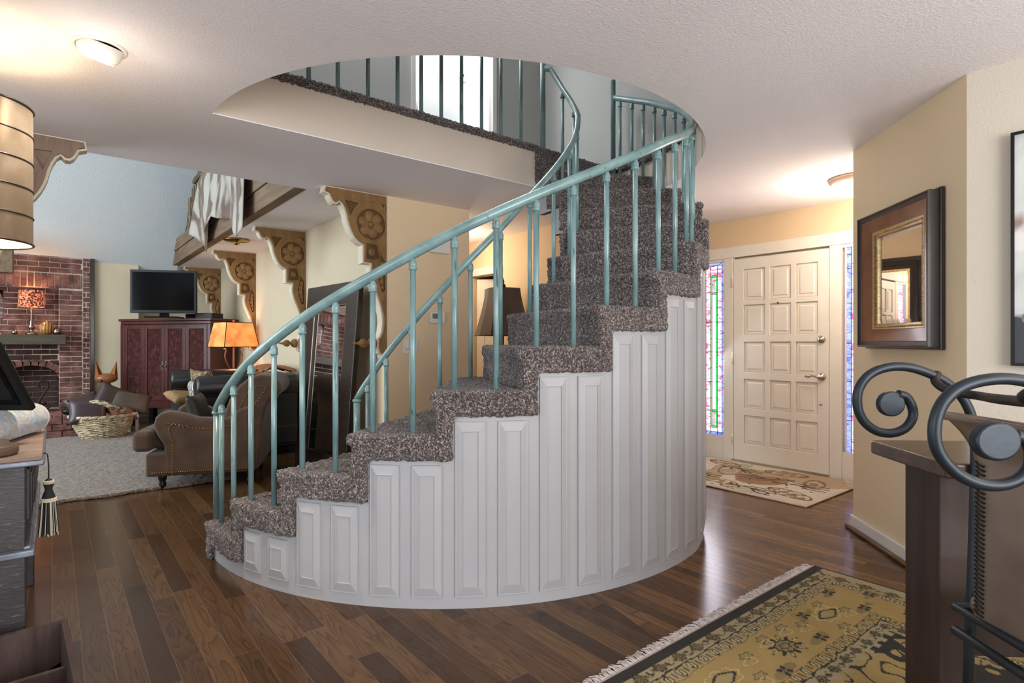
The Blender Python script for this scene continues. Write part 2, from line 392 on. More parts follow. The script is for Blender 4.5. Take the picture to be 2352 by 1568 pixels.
# trims
def trim(i, mat, boxes, label, bevel=.004):
    mb = MB()
    for b in boxes: mb.box(*b)
    return struct(mb.build('trim_%d' % i, mat, bevel=bevel), label)
trim(2, 'door', [(5.36, 5.40, 3.09, 3.19, 0, 2.06), (5.36, 5.40, 2.07, 2.17, 0, 2.06), (5.355, 5.40, 1.66, 3.62, 2.06, 2.17), (5.36, 5.40, 3.44, 3.52, .0, 2.06), (5.36, 5.40, 1.66, 1.75, .0, 2.06), (5.37, 5.40, 3.19, 3.44, 0, .245), (5.37, 5.40, 1.75, 2.07, 0, .245), (5.37, 5.40, 3.19, 3.44, 2.03, 2.06), (5.37, 5.40, 1.75, 2.07, 2.03, 2.06)], 'cream casing around the front door and sidelights')
trim(3, 'white', [(3.39, 3.44, 4.505, 4.53, UP, 4.88), (2.49, 2.53, 4.505, 4.53, UP, 4.88)], 'white casing of the upper doorway')
trim(4, 'white', [(4.07, 4.10, 5.28, 5.36, 0, 2.02), (4.07, 4.10, 5.87, 5.95, 0, 2.02), (4.06, 4.10, 5.26, 5.97, 2.02, 2.11)], 'white casing of the hallway door')
# baseboards
bb = MB(); bb.prism([(3.29, .733), (4.05, 1.493), (4.036, 1.507), (3.28, .755)], 0, .085, 'z'); bb.box(3.275, 3.29, -3.3, .74, 0, .085)
struct(bb.build('baseboard_right', 'white', bevel=.003), 'white baseboard under the diagonal wall')
bq = MB(); bq.tube([(3.27, .765, .012), (4.03, 1.525, .012)], .014, 8)
struct(bq.build('baseboard_shoe', wood('oak_shoe', srgb(96, 66, 44), srgb(126, 88, 58))), 'oak quarter round at the foot of the diagonal wall')
trim(5, 'white', [(4.04, 4.06, .9, 3.42, UP, UP+.09), (4.04, 4.06, 3.42, 4.53, UP, UP+.09), (-1.2, 2.49, 4.515, 4.53, UP, UP+.09)], 'white baseboard of the upper hall')
wall('baseboard_far', 'white', [(.50, 1.05, 10.585, 10.6, 0, .1), (1.05, 2.2, 10.985, 11.0, 0, .1)])
wall('baseboard_great_room', 'white', [(2.185, 2.2, 4.51, 11.0, 0, .1)])
# rear windows (behind the camera and off to the left)
def window(i, boxes):
    mb = MB()
    for b in boxes: mb.box(*b)
    return struct(mb.build('window_%d' % i, 'white'))
window(3, [(-1.1, 2.3, -3.36, -3.30, .5, .56), (-1.1, 2.3, -3.36, -3.30, 2.34, 2.4), (.57, .63, -3.36, -3.30, .56, 2.34), (-1.1, -1.04, -3.36, -3.3, .56, 2.34), (2.24, 2.3, -3.36, -3.3, .56, 2.34)])
window(4, [(-3.26, -3.2, -.9, 2.1, .5, .56), (-3.26, -3.2, -.9, 2.1, 2.24, 2.3), (-3.26, -3.2, .57, .63, .56, 2.24)])

# ---------------------------------------------------------------- staircase
SCx, SCy = 2.435, 3.567
AK = {k: -165+12.85*(k-2) for k in range(1, 10)}
AK.update({10: -62.2, 11: -49.4, 12: -36.5, 13: -22.5})
NO = {k: AK[k]-3.1 for k in AK}; RISE = .197
def r_out(a): return float(np.interp(a, [-181, -75, -62, -50, -37, -23, -6], [1.734, 1.734, 1.70, 1.66, 1.585, 1.54, 1.535]))
def r_in(a): return float(np.interp(a, [-181, -100, -60, -37, -20, 0], [.72, .72, .75, .70, .62, .60]))
def pol(a, r, z): return (SCx+r*math.cos(math.radians(a)), SCy+r*math.sin(math.radians(a)), z)
stair = thing('staircase', 'curved carpeted staircase with white panelled outer wall rising through the round ceiling opening', 'staircase', (0, 0, 0))
TH = .118
def step(k):
    n0, a0 = NO[k], AK[k]; z1 = RISE*k; zb1 = z1-TH; z0 = max(0, z1-RISE-TH) if k > 1 else 0
    if k == 1: z0 = 0
    ng = 7; nr = 10
    def end(r): return NO[k+1]+1.3 if k < 13 else math.degrees(math.asin((OY-.03-SCy)/r))
    mb = MB()
    # cross-section ring polygons at several radii, joined
    def ring(tr):
        pts = []
        ref = n0
        def R(a): ri = r_in(a); ro = r_out(a)+.032; return ri+(ro-ri)*tr
        def E(): r = R(NO[k]+10); return end(r)
        e = E()
        def ins(a, z): return pol(a, R(a), z)
        # front face bottom to top, top nose to end, end down, back, etc.
        pts.append(ins(n0+.8, z0)); pts.append(ins(n0+.8, z1-.062)); pts.append(ins(n0-.1, z1-.045)); pts.append(ins(n0-.1, z1))
        for i in range(1, ng): pts.append(ins(n0+(e-n0)*i/ng, z1))
        pts.append(ins(e, z1)); pts.append(ins(e, zb1))
        for i in range(1, ng): pts.append(ins(e+(a0-e)*i/ng, zb1))
        pts.append(ins(a0, zb1)); pts.append(ins(a0, z0))
        return pts
    rings = [ring(i/nr) for i in range(nr+1)]; m = len(rings[0]); vs = [p for r_ in rings for p in r_]; fs = []
    for i in range(nr):
        for j in range(m):
            q = (j+1) % m; fs.append((i*m+j, i*m+q, (i+1)*m+q, (i+1)*m+j))
    fs += [list(range(m)), [nr*m+j for j in range(m-1, -1, -1)]]
    mb.add(vs, fs, True)
    o = mb.build('step', 'carpet', stair)
    q = o.modifiers.new('rm', 'REMESH'); q.mode = 'VOXEL'; q.voxel_size = .0095; q.use_smooth_shade = True
    q = o.modifiers.new('sm', 'SMOOTH'); q.iterations = 12; q.factor = .5
    displace(o, .014, .028, depth=2)
    return o
for k in range(1, 14): step(k)
# landing nosing (top riser)
mb = MB(); mb.prism([(2.99, OY-.035), (3.955, OY-.035), (3.955, OY+.10), (2.99, OY+.10)], CEIL+.03, UP+.004, 'z')
o = mb.build('step', 'carpet', stair)
q = o.modifiers.new('rm', 'REMESH'); q.mode = 'VOXEL'; q.voxel_size = .0095; q.use_smooth_shade = True
q = o.modifiers.new('sm', 'SMOOTH'); q.iterations = 12; q.factor = .5
displace(o, .014, .028, depth=2)
# outer and inner stringer walls
def stringer(name, rf, th, drop, a_end=-8, cut=None):
    mb = MB(); segs = []
    ks = sorted(AK)
    for i, k in enumerate(ks):
        aa = AK[k] if k > 1 else NO[1]+2.6; bb_ = AK[k+1] if k < 13 else a_end
        z = RISE*k-drop
        n_ = max(3, int((bb_-aa)/1.6))
        for j in range(n_): segs.append((aa+(bb_-aa)*j/n_, aa+(bb_-aa)*(j+1)/n_, z))
    for a, b, z in segs:
        zl = z-.22 if cut is not None and a > cut else 0
        p = [pol(a, rf(a), zl), pol(b, rf(b), zl), pol(b, rf(b), z), pol(a, rf(a), z), pol(a, rf(a)-th, zl), pol(b, rf(b)-th, zl), pol(b, rf(b)-th, z), pol(a, rf(a)-th, z)]
        mb.add(p, [(0, 1, 2, 3), (7, 6, 5, 4), (3, 2, 6, 7), (1, 5, 6, 2), (4, 0, 3, 7)])
    return mb
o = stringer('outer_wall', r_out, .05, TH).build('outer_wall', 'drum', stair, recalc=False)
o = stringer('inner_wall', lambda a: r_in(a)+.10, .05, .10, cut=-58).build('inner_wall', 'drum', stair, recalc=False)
# underside so that the upper flight is closed
def panel(a0, a1, z0, z1):
    mb = MB(); n_ = 6
    def P(t, z, off):
        a = a0+(a1-a0)*t; return pol(a, r_out(a)+off, z)
    wdt = math.radians(a1-a0)*1.734; i1 = .006/wdt; i2 = .033/wdt; zz = .045
    lv = [(0, 0, 0.0), (0, 0, .010), (i1, .006, .0125), (i2, zz, .024), (i2+.012, zz+.003, .0205), (i2+.03, zz+.007, .0205)]
    lv = [(0, 0, 0.0), (0, 0, .009), (i1, .005, .0085), (i2*.55, zz*.55, .0125), (i2, zz, .017), (i2+.004, zz+.002, .012)]
    rings = []
    for it, iz, off in lv:
        ts = [it+(1-2*it)*j/n_ for j in range(n_+1)]
        za, zb = z0+iz, z1-iz
        rings.append([P(t, za, off) for t in ts]+[P(t, zb, off) for t in reversed(ts)])
    m = len(rings[0]); vs = [p for r_ in rings for p in r_]; fs = []
    for i in range(len(rings)-1):
        for j in range(m):
            q = (j+1) % m; fs.append((i*m+j, i*m+q, (i+1)*m+q, (i+1)*m+j))
    b = (len(rings)-1)*m
    for j in range(n_): fs.append((b+j, b+j+1, b+m-2-j, b+m-1-j))
    mb.add(vs, fs)
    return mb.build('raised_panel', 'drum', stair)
for k in range(2, 11):
    for s_ in (.45, 6.85):
        a0 = AK[k]+s_; a1 = a0+4.5
        panel(a0, a1, .055 if k > 2 else .06, RISE*k-TH-.022)

# ---------------------------------------------------------------- teal railings
def ntop(a):
    z = 0
    for k in sorted(NO):
        if a >= NO[k]: z = RISE*k
    return z
def zrail(a): return float(np.interp(a, [-181.5, -171, -164.8, -151.2, -138, -125, -111.5, -98, -84.4, -76, -60, -45, -27, -7], [.80, .985, 1.10, 1.315, 1.512, 1.712, 1.903, 2.088, 2.283, 2.388, 2.63, 2.88, 3.13, 3.37]))
def r_rail(a): return float(np.interp(a, [-181, -90, -76, -60, -50, -37, -22, -6], [1.70, 1.70, 1.68, 1.63, 1.585, 1.515, 1.475, 1.465]))
def baluster(parent, p, z0, z1, name='baluster', r=.0135):
    mb = MB(); x, y = p
    mb.tube([(x, y, z0), (x, y, z1-.028)], r, 12)
    mb.lathe([(r, z1-.045), (.019, z1-.040), (.0205, z1-.034), (.0165, z1-.028), (.0195, z1-.018), (.0165, z1-.006), (.012, z1+.004), (.008, z1+.012)], 14, T(x, y, 0))
    return mb.build(name, 'rail', parent)
def handrail(label, pts_top, bals, newels, r=.0245):
    x, y, z = pts_top[0]
    root = thing('stair_railing', label, 'railing', (x, y, newels[0][2] if newels else z))
    off = -Vector(root.location)
    mb = MB(); mb.tube([Vector(p)+off for p in pts_top], r, 16); mb.build('handrail', 'rail2', root)
    for (bx, by, z0, z1) in bals: baluster(root, (bx+off.x, by+off.y), z0+off.z, z1+off.z)
    for (bx, by, z0, z1, cap) in newels:
        m = MB(); m.tube([(bx, by, z0), (bx, by, z1)], .0215, 16, mat=T(*off))
        if cap == 'ring': m.lathe([(.0215, z1-.012), (.028, z1-.006), (.029, z1+.004), (.026, z1+.010), (.0, z1+.018)], 18, T(bx+off.x, by+off.y, off.z))
        else: m.ball((bx+off.x, by+off.y, z1+off.z), (.0215, .0215, .014))
        m.build('newel_post', 'rail', root)
    return root
A = np.linspace(-181.2, -7.6, 120)
pts = [pol(a, r_rail(a), zrail(a)+.012) for a in A]
bals = []
a = -177.6
while a < -9:
    p = pol(a, r_rail(a), 0); bals.append((p[0], p[1], ntop(a)-.01, zrail(a)-.02)); a += 6.43
n0 = pol(-181.2, r_rail(-181), 0); n1 = pol(-7, 1.465, 0)
handrail('pale teal outer handrail sweeping along the panelled side of the stairs', pts, bals, [(n0[0], n0[1], RISE-.01, .80, 'ring'), (n1[0], n1[1], UP-.2, 3.53, 'dome')])
def r_ir(a): return float(np.interp(a, [-182, -176, -100, -79, -60, -45, -30, -17], [.86, .81, .80, .815, .835, .835, .76, .70]))
def z_ir(a): return float(np.interp(a, [-182, -177, -163.6, -149, -136, -122.6, -109, -98.4, -79.4, -66, -52, -45, -38, -28, -17], [.82, .94, 1.115, 1.316, 1.504, 1.707, 1.905, 2.07, 2.335, 2.53, 2.74, 2.87, 3.0, 3.17, 3.38]))
pts = [pol(a, r_ir(a), z_ir(a)+.008) for a in np.linspace(-182, -17, 90)]+[(3.075, 3.40, 3.40)]
bals = []
for a in [-177, -163.6, -149.5, -136, -122.6, -109, -94.3, -79.4, -66, -53, -40, -28]:
    p = pol(a, r_ir(a), 0); bals.append((p[0], p[1], ntop(a)-.01, z_ir(a)-.022))
n0 = pol(-182, .86, 0)
handrail('dark teal inner handrail on the far side of the treads', pts, bals, [(n0[0], n0[1], RISE-.02, .815, 'ring')], .021)
# gallery railing on the straight edge upstairs
gx = [.86, 1.03, 1.20, 1.38, 1.58, 1.79, 1.97, 2.13, 2.30, 2.48, 2.66, 2.86]
gal = handrail('dark teal upper hall railing along the straight carpet edge', [(.70, 3.435, 3.70), (3.09, 3.435, 3.70)],
               [(x, 3.435, UP-.005, 3.68) for x in gx], [(3.09, 3.435, UP-.01, 3.74, 'ring')])

# ---------------------------------------------------------------- front door and stained glass sidelights
door = thing('door_1', 'cream fifteen-panel front door', 'door', (5.385, 2.63, .02)); door['kind'] = 'structure'
mb = MB()
ys = [.46, .335, .125, .06-.0, -.15]
cols = [(.335, .135), (.085, -.115), (-.165, -.365)]
rows = [(.18, .46), (.53, .82), (.89, 1.19), (1.26, 1.555), (1.60, 1.91)]
cols = [(.345, .13), (.08, -.12), (-.165, -.36)]
holes = []
for c0, c1 in cols:
    for z0, z1 in rows: holes.append([(c1, z0), (c0, z0), (c0, z1), (c1, z1)])
mb.prism([(-.455, 0), (.455, 0), (.455, 2.02), (-.455, 2.02)], -.022, 0, 'x', holes)
mb.box(0, .02, -.455, .455, 0, 2.02)
mb.build('door_leaf', 'door', door, bevel=.003)
for c0, c1 in cols:
    for z0, z1 in rows:
        m = MB(); g = [(0, -.0), (.010, -.008), (.03, -.008), (.038, -.016)]
        rings = [[(-.001+o, c1+i, z0+i), (-.001+o, c0-i, z0+i), (-.001+o, c0-i, z1-i), (-.001+o, c1+i, z1-i)] for i, o in g]
        vs = [p for r_ in rings for p in r_]; fs = []
        for i in range(3):
            for j in range(4): fs.append((i*4+j, i*4+(j+1) % 4, i*4+4+(j+1) % 4, i*4+4+j))
        fs.append((12, 13, 14, 15)); m.add(vs, fs); m.build('door_panel', 'door', door)
m = MB(); m.lathe([(.034, 0), (.034, .008), (.026, .012), (.016, .014), (.016, .03), (0, .03)], 24, T(-.024, -.395, 1.21) @ RY(-PI/2)); m.box(-.06, -.05, -.397, -.393, 1.195, 1.225)
m.build('deadbolt', 'nickel', door)
m = MB(); m.lathe([(.036, 0), (.036, .006), (.028, .012), (.014, .014), (.012, .045), (0, .045)], 24, T(-.024, -.395, .875) @ RY(-PI/2))
m.tube(smoothpts([(-.07, -.395, .875), (-.078, -.37, .878), (-.075, -.33, .884), (-.07, -.30, .872), (-.068, -.27, .878)], 4), [.009]*17, 10)
m.build('door_handle', 'nickel', door)
MB().lathe([(.011, 0), (.011, .004), (0, .004)], 12, T(-.024, -.39, .63) @ RY(-PI/2)).build('lock_plate', 'nickel', door)
MB().lathe([(.008, 0), (.008, .004), (0, .004)], 12, T(-.024, .0, 1.56) @ RY(-PI/2)).build('peephole', 'black', door)
for z in (.22, 1.02, 1.80):
    m = MB(); m.tube([(-.03, .462, z-.05), (-.03, .462, z+.05)], .008, 10); m.ball((-.03, .462, z+.056), .009); m.ball((-.03, .462, z-.056), .009); m.build('hinge', 'door', door)
MB().box(-.05, .02, -.46, .46, -.018, .012).build('threshold', 'nickel', door)
def glassmat(name, c, st, swirl=None):
    n = NT(name); f = n.noise(9, 5, (1, 1, 2.2), 2.2, .6)
    c = n.ramp(f, [(.38, swirl or mul(c, .6)), (.56, c)])
    n.base(c); n.l(c, n.b.inputs['Emission Color']); n.set(Emission_Strength=st, Roughness=.15); return n.m
M['gpink'] = glassmat('pink_swirl_glass', srgb(240, 226, 236), 1.0, srgb(196, 84, 128))
M['gblue'] = glassmat('blue_streaky_glass', srgb(150, 168, 232), .9, srgb(76, 96, 176))
M['ggreen'] = glassmat('green_glass', srgb(60, 214, 110), .9, srgb(60, 200, 100))
M['gwhite'] = glassmat('clear_white_glass', srgb(252, 252, 252), 1.25, srgb(244, 246, 250))
M['gorange'] = glassmat('orange_glass', srgb(240, 120, 70), 1, srgb(230, 100, 60))
M['lead'] = plain('lead_came', srgb(60, 44, 60), .5)
def sidelight(i, y0, y1, label, order, cross):
    root = thing('window_%d' % i, label, 'window', (5.385, (y0+y1)/2, .245)); root['kind'] = 'structure'
    H = 1.785; x0 = 0; W = y1-y0
    y = y1-(y0+y1)/2
    came = MB()
    def pane(ya, yb, za, zb, mat, nm='glass_pane'): MB().box(0, .006, min(ya, yb), max(ya, yb), za, zb).build(nm, mat, root)
    def h(ya, yb, z): came.box(-.003, .009, min(ya, yb), max(ya, yb), z-.0025, z+.0025)
    def vv(y, za, zb): came.box(-.003, .009, y-.0025, y+.0025, za, zb)
    o = W/2
    if order == 'L':   # outer blue column nearest the door (low y), symmetrical
        for s_ in (-1, 1):
            pane(s_*o, s_*(o-.022), 0, H, 'gblue'); vv(s_*(o-.022), 0, H)
            pane(s_*(o-.024), s_*(o-.075), .03, H-.03, 'gpink'); vv(s_*(o-.076), 0, H-.03)
            h(s_*o, s_*(o-.022), .25); h(s_*o, s_*(o-.022), 1.17)
            for z in (.24, .55, .86, 1.17, 1.48, 1.68): h(s_*o, s_*(o-.078), z)
        pane(-(o-.022), o-.022, 0, .028, 'gblue'); pane(-(o-.022), o-.022, H-.028, H, 'gblue'); h(-o, o, .03); h(-o, o, H-.03)
        g = o-.078
        pane(-g, -g+.012, .07, H-.13, 'ggreen'); pane(g, g-.012, .07, H-.13, 'ggreen')
        for z in (.07, .24, 1.46, 1.64): pane(-g+.012, g-.012, z, z+.018, 'ggreen'); [pane(s_*g, s_*(g-.012), z, z+.018, 'gorange') for s_ in (-1, 1)]; h(-g, g, z); h(-g, g, z+.018)
        vv(-g+.014, .07, 1.66); vv(g-.014, .07, 1.66)
        pane(-g+.015, g-.015, .26, 1.46, 'gwhite'); pane(-g+.015, g-.015, .09, .24, 'gpink'); pane(-g+.015, g-.015, 1.48, 1.64, 'gpink'); pane(-g, g, .03, .068, 'gwhite'); pane(-g, g, 1.66, H-.03, 'gpink')
        vv(0, .09, .24); vv(0, 1.48, 1.64)
        for z in (.55, .86, 1.17): h(-g, g, z)
        for z in (.38, .7, 1.0, 1.32): h(g, g-.014, z); h(-g, -g+.014, z)
    else:
        for s_ in (-1, 1):
            pane(s_*o, s_*(o-.036), 0, H, 'gblue'); vv(s_*(o-.036), 0, H)
            for z in (.28, .62, .95, 1.3, 1.6, 1.72): h(s_*o, s_*(o-.036), z)
        pane(-(o-.036), o-.036, 0, H, 'gpink')
        for z in (.1, .42, .78, 1.1, 1.42, 1.64): h(-(o-.036), o-.036, z)
        vv(0, .42, 1.42)
    came.build('lead_came', 'lead', root)
    f = MB(); f.box(-.012, .015, -o-.012, -o, -.012, H+.012); f.box(-.012, .015, o, o+.012, -.012, H+.012); f.box(-.012, .015, -o, o, -.012, 0); f.box(-.012, .015, -o, o, H, H+.012); f.build('window_frame', 'door', root)
sidelight(1, 3.20, 3.43, 'tall stained glass sidelight left of the front door', 'L', 0)
sidelight(2, 1.765, 2.035, 'tall blue and pink stained glass sidelight right of the front door', 'R', 0)
wall('wall_porch', 'white', [(5.44, 5.5, 1.6, 3.6, 0, 2.1)])

# hallway door ajar
hd = thing('door_2', 'half open cream panel door in the hallway', 'door', (4.14, 5.83, .01), math.radians(40)); hd['kind'] = 'structure'
m = MB(); hl = [[(.10, .2), (.36, .2), (.36, .8), (.10, .8)], [(.10, 1.0), (.36, 1.0), (.36, 1.85), (.10, 1.85)]]
hl = [[(-q[0], q[1]) for q in L] for L in hl]
m.prism([(0, 0), (-.46, 0), (-.46, 1.98), (0, 1.98)], -.018, .018, 'x', hl); m.box(-.006, .006, -.37, -.09, .19, 1.86); m.build('door_leaf', 'door', hd, bevel=.004)
m = MB()
for z in (.3, 1.6): m.box(-.02, .02, -.004, .008, z, z+.09)
m.build('hinge', 'nickel', hd)

# ---------------------------------------------------------------- carved brackets
prof = [(0, 2.44), (.53, 2.44), (.54, 2.39), (.50, 2.375), (.487, 2.345), (.475, 2.325), (.455, 2.308), (.43, 2.308), (.41, 2.328), (.392, 2.31), (.375, 2.275), (.36, 2.23), (.35, 2.18), (.337, 2.14), (.317, 2.095), (.29, 2.05), (.255, 2.02), (.216, 2.0), (.214, 1.855), (.14, 1.855), (.150, 1.80), (.148, 1.75), (.132, 1.685), (.108, 1.63), (.085, 1.57), (.06, 1.50), (.045, 1.43), (.040, 1.37), (.05, 1.29), (.065, 1.255), (.085, 1.235), (.085, 1.15), (.078, 1.135), (.07, 1.11), (.045, 1.10), (.03, 1.06), (.02, 1.035), (0, 1.03)]
prof = [(p, z-2.44) for p, z in prof]
def shrink(poly, d):
    out = []; N = len(poly)
    for i in range(N):
        a, b, c = Vector(poly[i-1]), Vector(poly[i]), Vector(poly[(i+1) % N])
        e1 = (b-a).normalized(); e2 = (c-b).normalized(); n1 = Vector((-e1.y, e1.x)); n2 = Vector((-e2.y, e2.x)); nn = (n1+n2)
        nn = nn.normalized() if nn.length > 1e-4 else n1
        out.append((b.x-nn.x*d*1.0 if False else b.x+nn.x*d, b.y+nn.y*d))
    return out
area2 = sum(prof[i-1][0]*prof[i][1]-prof[i][0]*prof[i-1][1] for i in range(len(prof)))
sgn = 1 if area2 > 0 else -1
def bracket(label, loc, rz, wood_='bracket', fin=True):
    root = thing('carved_bracket', label, 'bracket', loc, rz)
    core = [(-p, z) for p, z in prof]
    MB().prism(core, -.045, .045, 'y').build('edge_moulding', 'mould', root)
    fp = shrink(prof, .014*sgn)
    fp = [(max(p, 0), min(z, 0)) for p, z in fp]
    cx_, cz_, cr = .145, -.262, .125
    circ = [(cx_+cr*math.cos(t), cz_+cr*math.sin(t)) for t in np.linspace(0, 2*PI, 40, endpoint=False)]
    tri = [(.36, -.10), (.25, -.105), (.28, -.155), (.33, -.20)]
    tri = [(.37, -.095), (.255, -.10), (.295, -.15), (.325, -.215)]
    tri2 = [(.055, -.085), (.012, -.085), (.012, -.14)]
    small = [(.185, -.42), (.10, -.43), (.07, -.54), (.14, -.555), (.19, -.55)]
    leaf = [(.075, -.45+.0), (.03, -.52), (.02, -.62), (.022, -.78), (.05, -.80), (.075, -.74), (.095, -.66), (.10, -.61), (.055, -.575)]
    leaf = [(.06, -.50), (.022, -.56), (.02, -.80), (.045, -.82), (.075, -.74), (.09, -.66), (.075, -.60)]
    low = [(.022, -.90), (.022, -1.02), (.028, -1.0), (.03, -.93)]
    for s_ in (-1, 1):
        hs = [[(-p, z) for p, z in L] for L in (circ, tri, tri2, small, leaf)]
        m = MB().prism([(-p, z) for p, z in fp], s_*.045, s_*.062, 'y', hs)
        m.build('carved_face', wood_, root)
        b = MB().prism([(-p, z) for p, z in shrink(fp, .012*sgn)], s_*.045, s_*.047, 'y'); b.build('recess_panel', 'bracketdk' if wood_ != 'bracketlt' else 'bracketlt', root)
    rg_ = MB()
    rg_.tube([(-cx_+(cr+.004)*math.cos(t), -.061, cz_+(cr+.004)*math.sin(t)) for t in np.linspace(0, 2*PI, 48)], .005, 6, False)
    rg_.tube([(-cx_+(cr+.045)*math.cos(t), -.0605, cz_+(cr+.045)*math.sin(t)) for t in np.linspace(.62*PI, 1.02*PI, 16)], .003, 6)
    rg_.tube([(-.30, -.0605, -.078), (-.012, -.0605, -.078)], .004, 6)
    rg_.tube(smoothpts([(-.10, -.061, -.40), (-.075, -.061, -.46), (-.062, -.061, -.55)], 5), .004, 6)
    rg_.build('carved_ridge', wood_, root)
    r = MB()
    for s_ in ((-1,) if True else (-1, 1)):
        c = (-cx_, s_*.050, cz_)
        for k in range(6):
            a = 2*PI*k/6+.3
            mt = T(*c) @ RY(a)
            r.ball((.068, 0, 0), (.050, .018, .042), 14, 8, mt)
            r.ball((.098, 0, .014), (.018, .012, .016), 10, 6, mt); r.ball((.098, 0, -.014), (.018, .012, .016), 10, 6, mt)
            r.tube([mt @ Vector((.03, s_*.012, 0)), mt @ Vector((.09, s_*.015, 0))], .004, 6)
        r.ball(c, (.022, .016, .022))
        r.build('rosette', wood_, root); r = MB()
        L = MB()
        for k, (px_, pz_, rr_) in enumerate([(.05, -.58, .02), (.055, -.63, .026), (.06, -.68, .022), (.048, -.73, .022), (.04, -.775, .014)]): L.ball((-px_, s_*.05, pz_), (rr_, .012, rr_*1.3), 12, 6)
        L.tube([(-.03, s_*.056, -.56), (-.045, s_*.058, -.66), (-.035, s_*.056, -.80)], .006, 6)
        L.ball((-.135, s_*.05, -.49), (.035, .010, .035), 10, 6)
        L.build('carved_leaf', wood_, root)
    f = MB().lathe([(0, 0), (.008, .003), (.010, .03), (.018, .05), (.034, .068), (.040, .09), (.030, .112), (.014, .122), (.018, .130), (.040, .145), (.048, .165), (.045, .20), (.0, .205)], 18, T(-.275, 0, -1.245) @ RY(PI/2))
    if fin: f.build('finial', wood_, root)
    return root
bracket('large carved wooden bracket with rosette nearest the stairs, on the corner by the tan wall', (2.2, 4.465, CEIL), 0)
bracket('second carved wooden bracket from the stairs, above the leaning mirror', (2.2, 6.45, CEIL), 0)
bracket('third carved wooden bracket, right behind the orange table lamp', (2.2, 8.45, CEIL), 0)
bracket('farthest carved wooden bracket, beside the television', (2.2, 10.55, CEIL), 0)
bracket('taupe carved bracket behind the banded lampshade at far left', (-.37, 4.44, CEIL), PI, 'bracketlt', False)
wall('wall_near_post', 'greige', [(-.55, -.37, 4.36, 4.52, 0, CEIL)])

# loft beam, loft railing and hide
m = MB(); m.box(1.50, 1.598, 4.635, 10.5, CEIL-.004, 2.63); m.box(1.485, 1.598, 4.635, 10.5, 2.632, 2.80)
tag(m.build('beam', 'beam', bevel=.006), 'long dark weathered wooden beam at the edge of the loft', 'beam')
lr = thing('loft_railing', 'turned spindle railing on the loft beam above the living room', 'railing', (1.56, 9.35, 2.80))
def spindle(z1): return [(.013, 0), (.013, .05), (.020, .07), (.014, .09), (.012, .3), (.016, z1*.5), (.020, z1*.52), (.014, z1*.55), (.012, z1-.12), (.018, z1-.10), (.012, z1-.085)]
M['spindle'] = plain('bronze_spindle', srgb(110, 92, 70), .4, .3, var=.3, scale=30)
i = 0; y = 9.2
while y > 4.8:
    m = MB(); m.lathe(spindle(.70), 12, T(0, y-9.35, 0)); m.ball((0, y-9.35, .665), .028); m.build('spindle', 'spindle', lr); y -= .125
MB().tube([(0, -4.7, .70), (0, .0, .70)], .018, 10).build('top_rail', 'spindle', lr)
m = MB(); m.lathe([(.03, 0), (.03, .2), (.04, .22), (.03, .26), (.03, .60), (.045, .63), (.03, .66), (.035, .70), (.02, .74)], 14); m.build('newel_post', 'spindle', lr)
m = MB(); m.lathe(spindle(.35), 12, T(0, .16, 0)); m.build('short_spindle', 'spindle', lr)
n = NT('cow_hide'); f = n.noise(2.3, 3, (1, 1, .6), .5); n.base(n.ramp(f, [(.34, srgb(186, 180, 170)), (.50, srgb(168, 158, 146)), (.56, srgb(92, 70, 56)), (.64, srgb(112, 90, 74)), (.70, srgb(164, 152, 138))])); n.set(Roughness=.85, Sheen_Weight=.3); M['hide'] = n.m
by = [6.08, 6.25, 6.5, 6.62, 6.9, 7.3, 7.55, 7.82, 8.0, 8.3, 8.86]; bz = [2.28, 2.22, 2.30, 2.46, 2.52, 2.58, 2.64, 2.50, 2.28, 2.42, 2.62]
def hide(u, v):
    top0, top1 = 5.72, 7.60
    yb = (6.08+(8.86-6.08)*u); zb = float(np.interp(yb, by, bz)); yb *= .955; yt = top0+(top1-top0)*u
    zt = 3.56
    if v < .15: t = v/.15; return (1.50+.16*(1-t), yt, zt-.25*(1-t)**2)
    t = (v-.15)/.85; yy = yt+(yb-yt)*t**.8
    return (1.50-.07*min(1, t*2.5)-.04*math.sin(u*13+.5)*t-.012*math.sin(u*31+1)*t, yy, zt+(zb-zt)*t)
o = MB().grid(hide, 70, 40).build('cow_hide', 'hide', solid=.006, recalc=False); tag(o, 'grey and cream animal hide draped over the loft railing', 'hide')
# box beam end at the fireplace
tag(MB().box(-1.0, -.40, 9.95, 10.15, 2.12, 2.50).build('beam', 'beam', bevel=.01), 'brown wooden beam end above the brick fireplace, behind the lampshade', 'beam')
# brass ceiling light under the loft
cl = thing('ceiling_light', 'small brass dish ceiling light under the loft', 'ceiling light', (1.72, 7.39, CEIL))
MB().lathe([(.0, -.07), (.02, -.068), (.035, -.05), (.03, -.03), (.14, -.022), (.15, -.010), (.06, 0)], 28).build('shade', 'brass', cl)

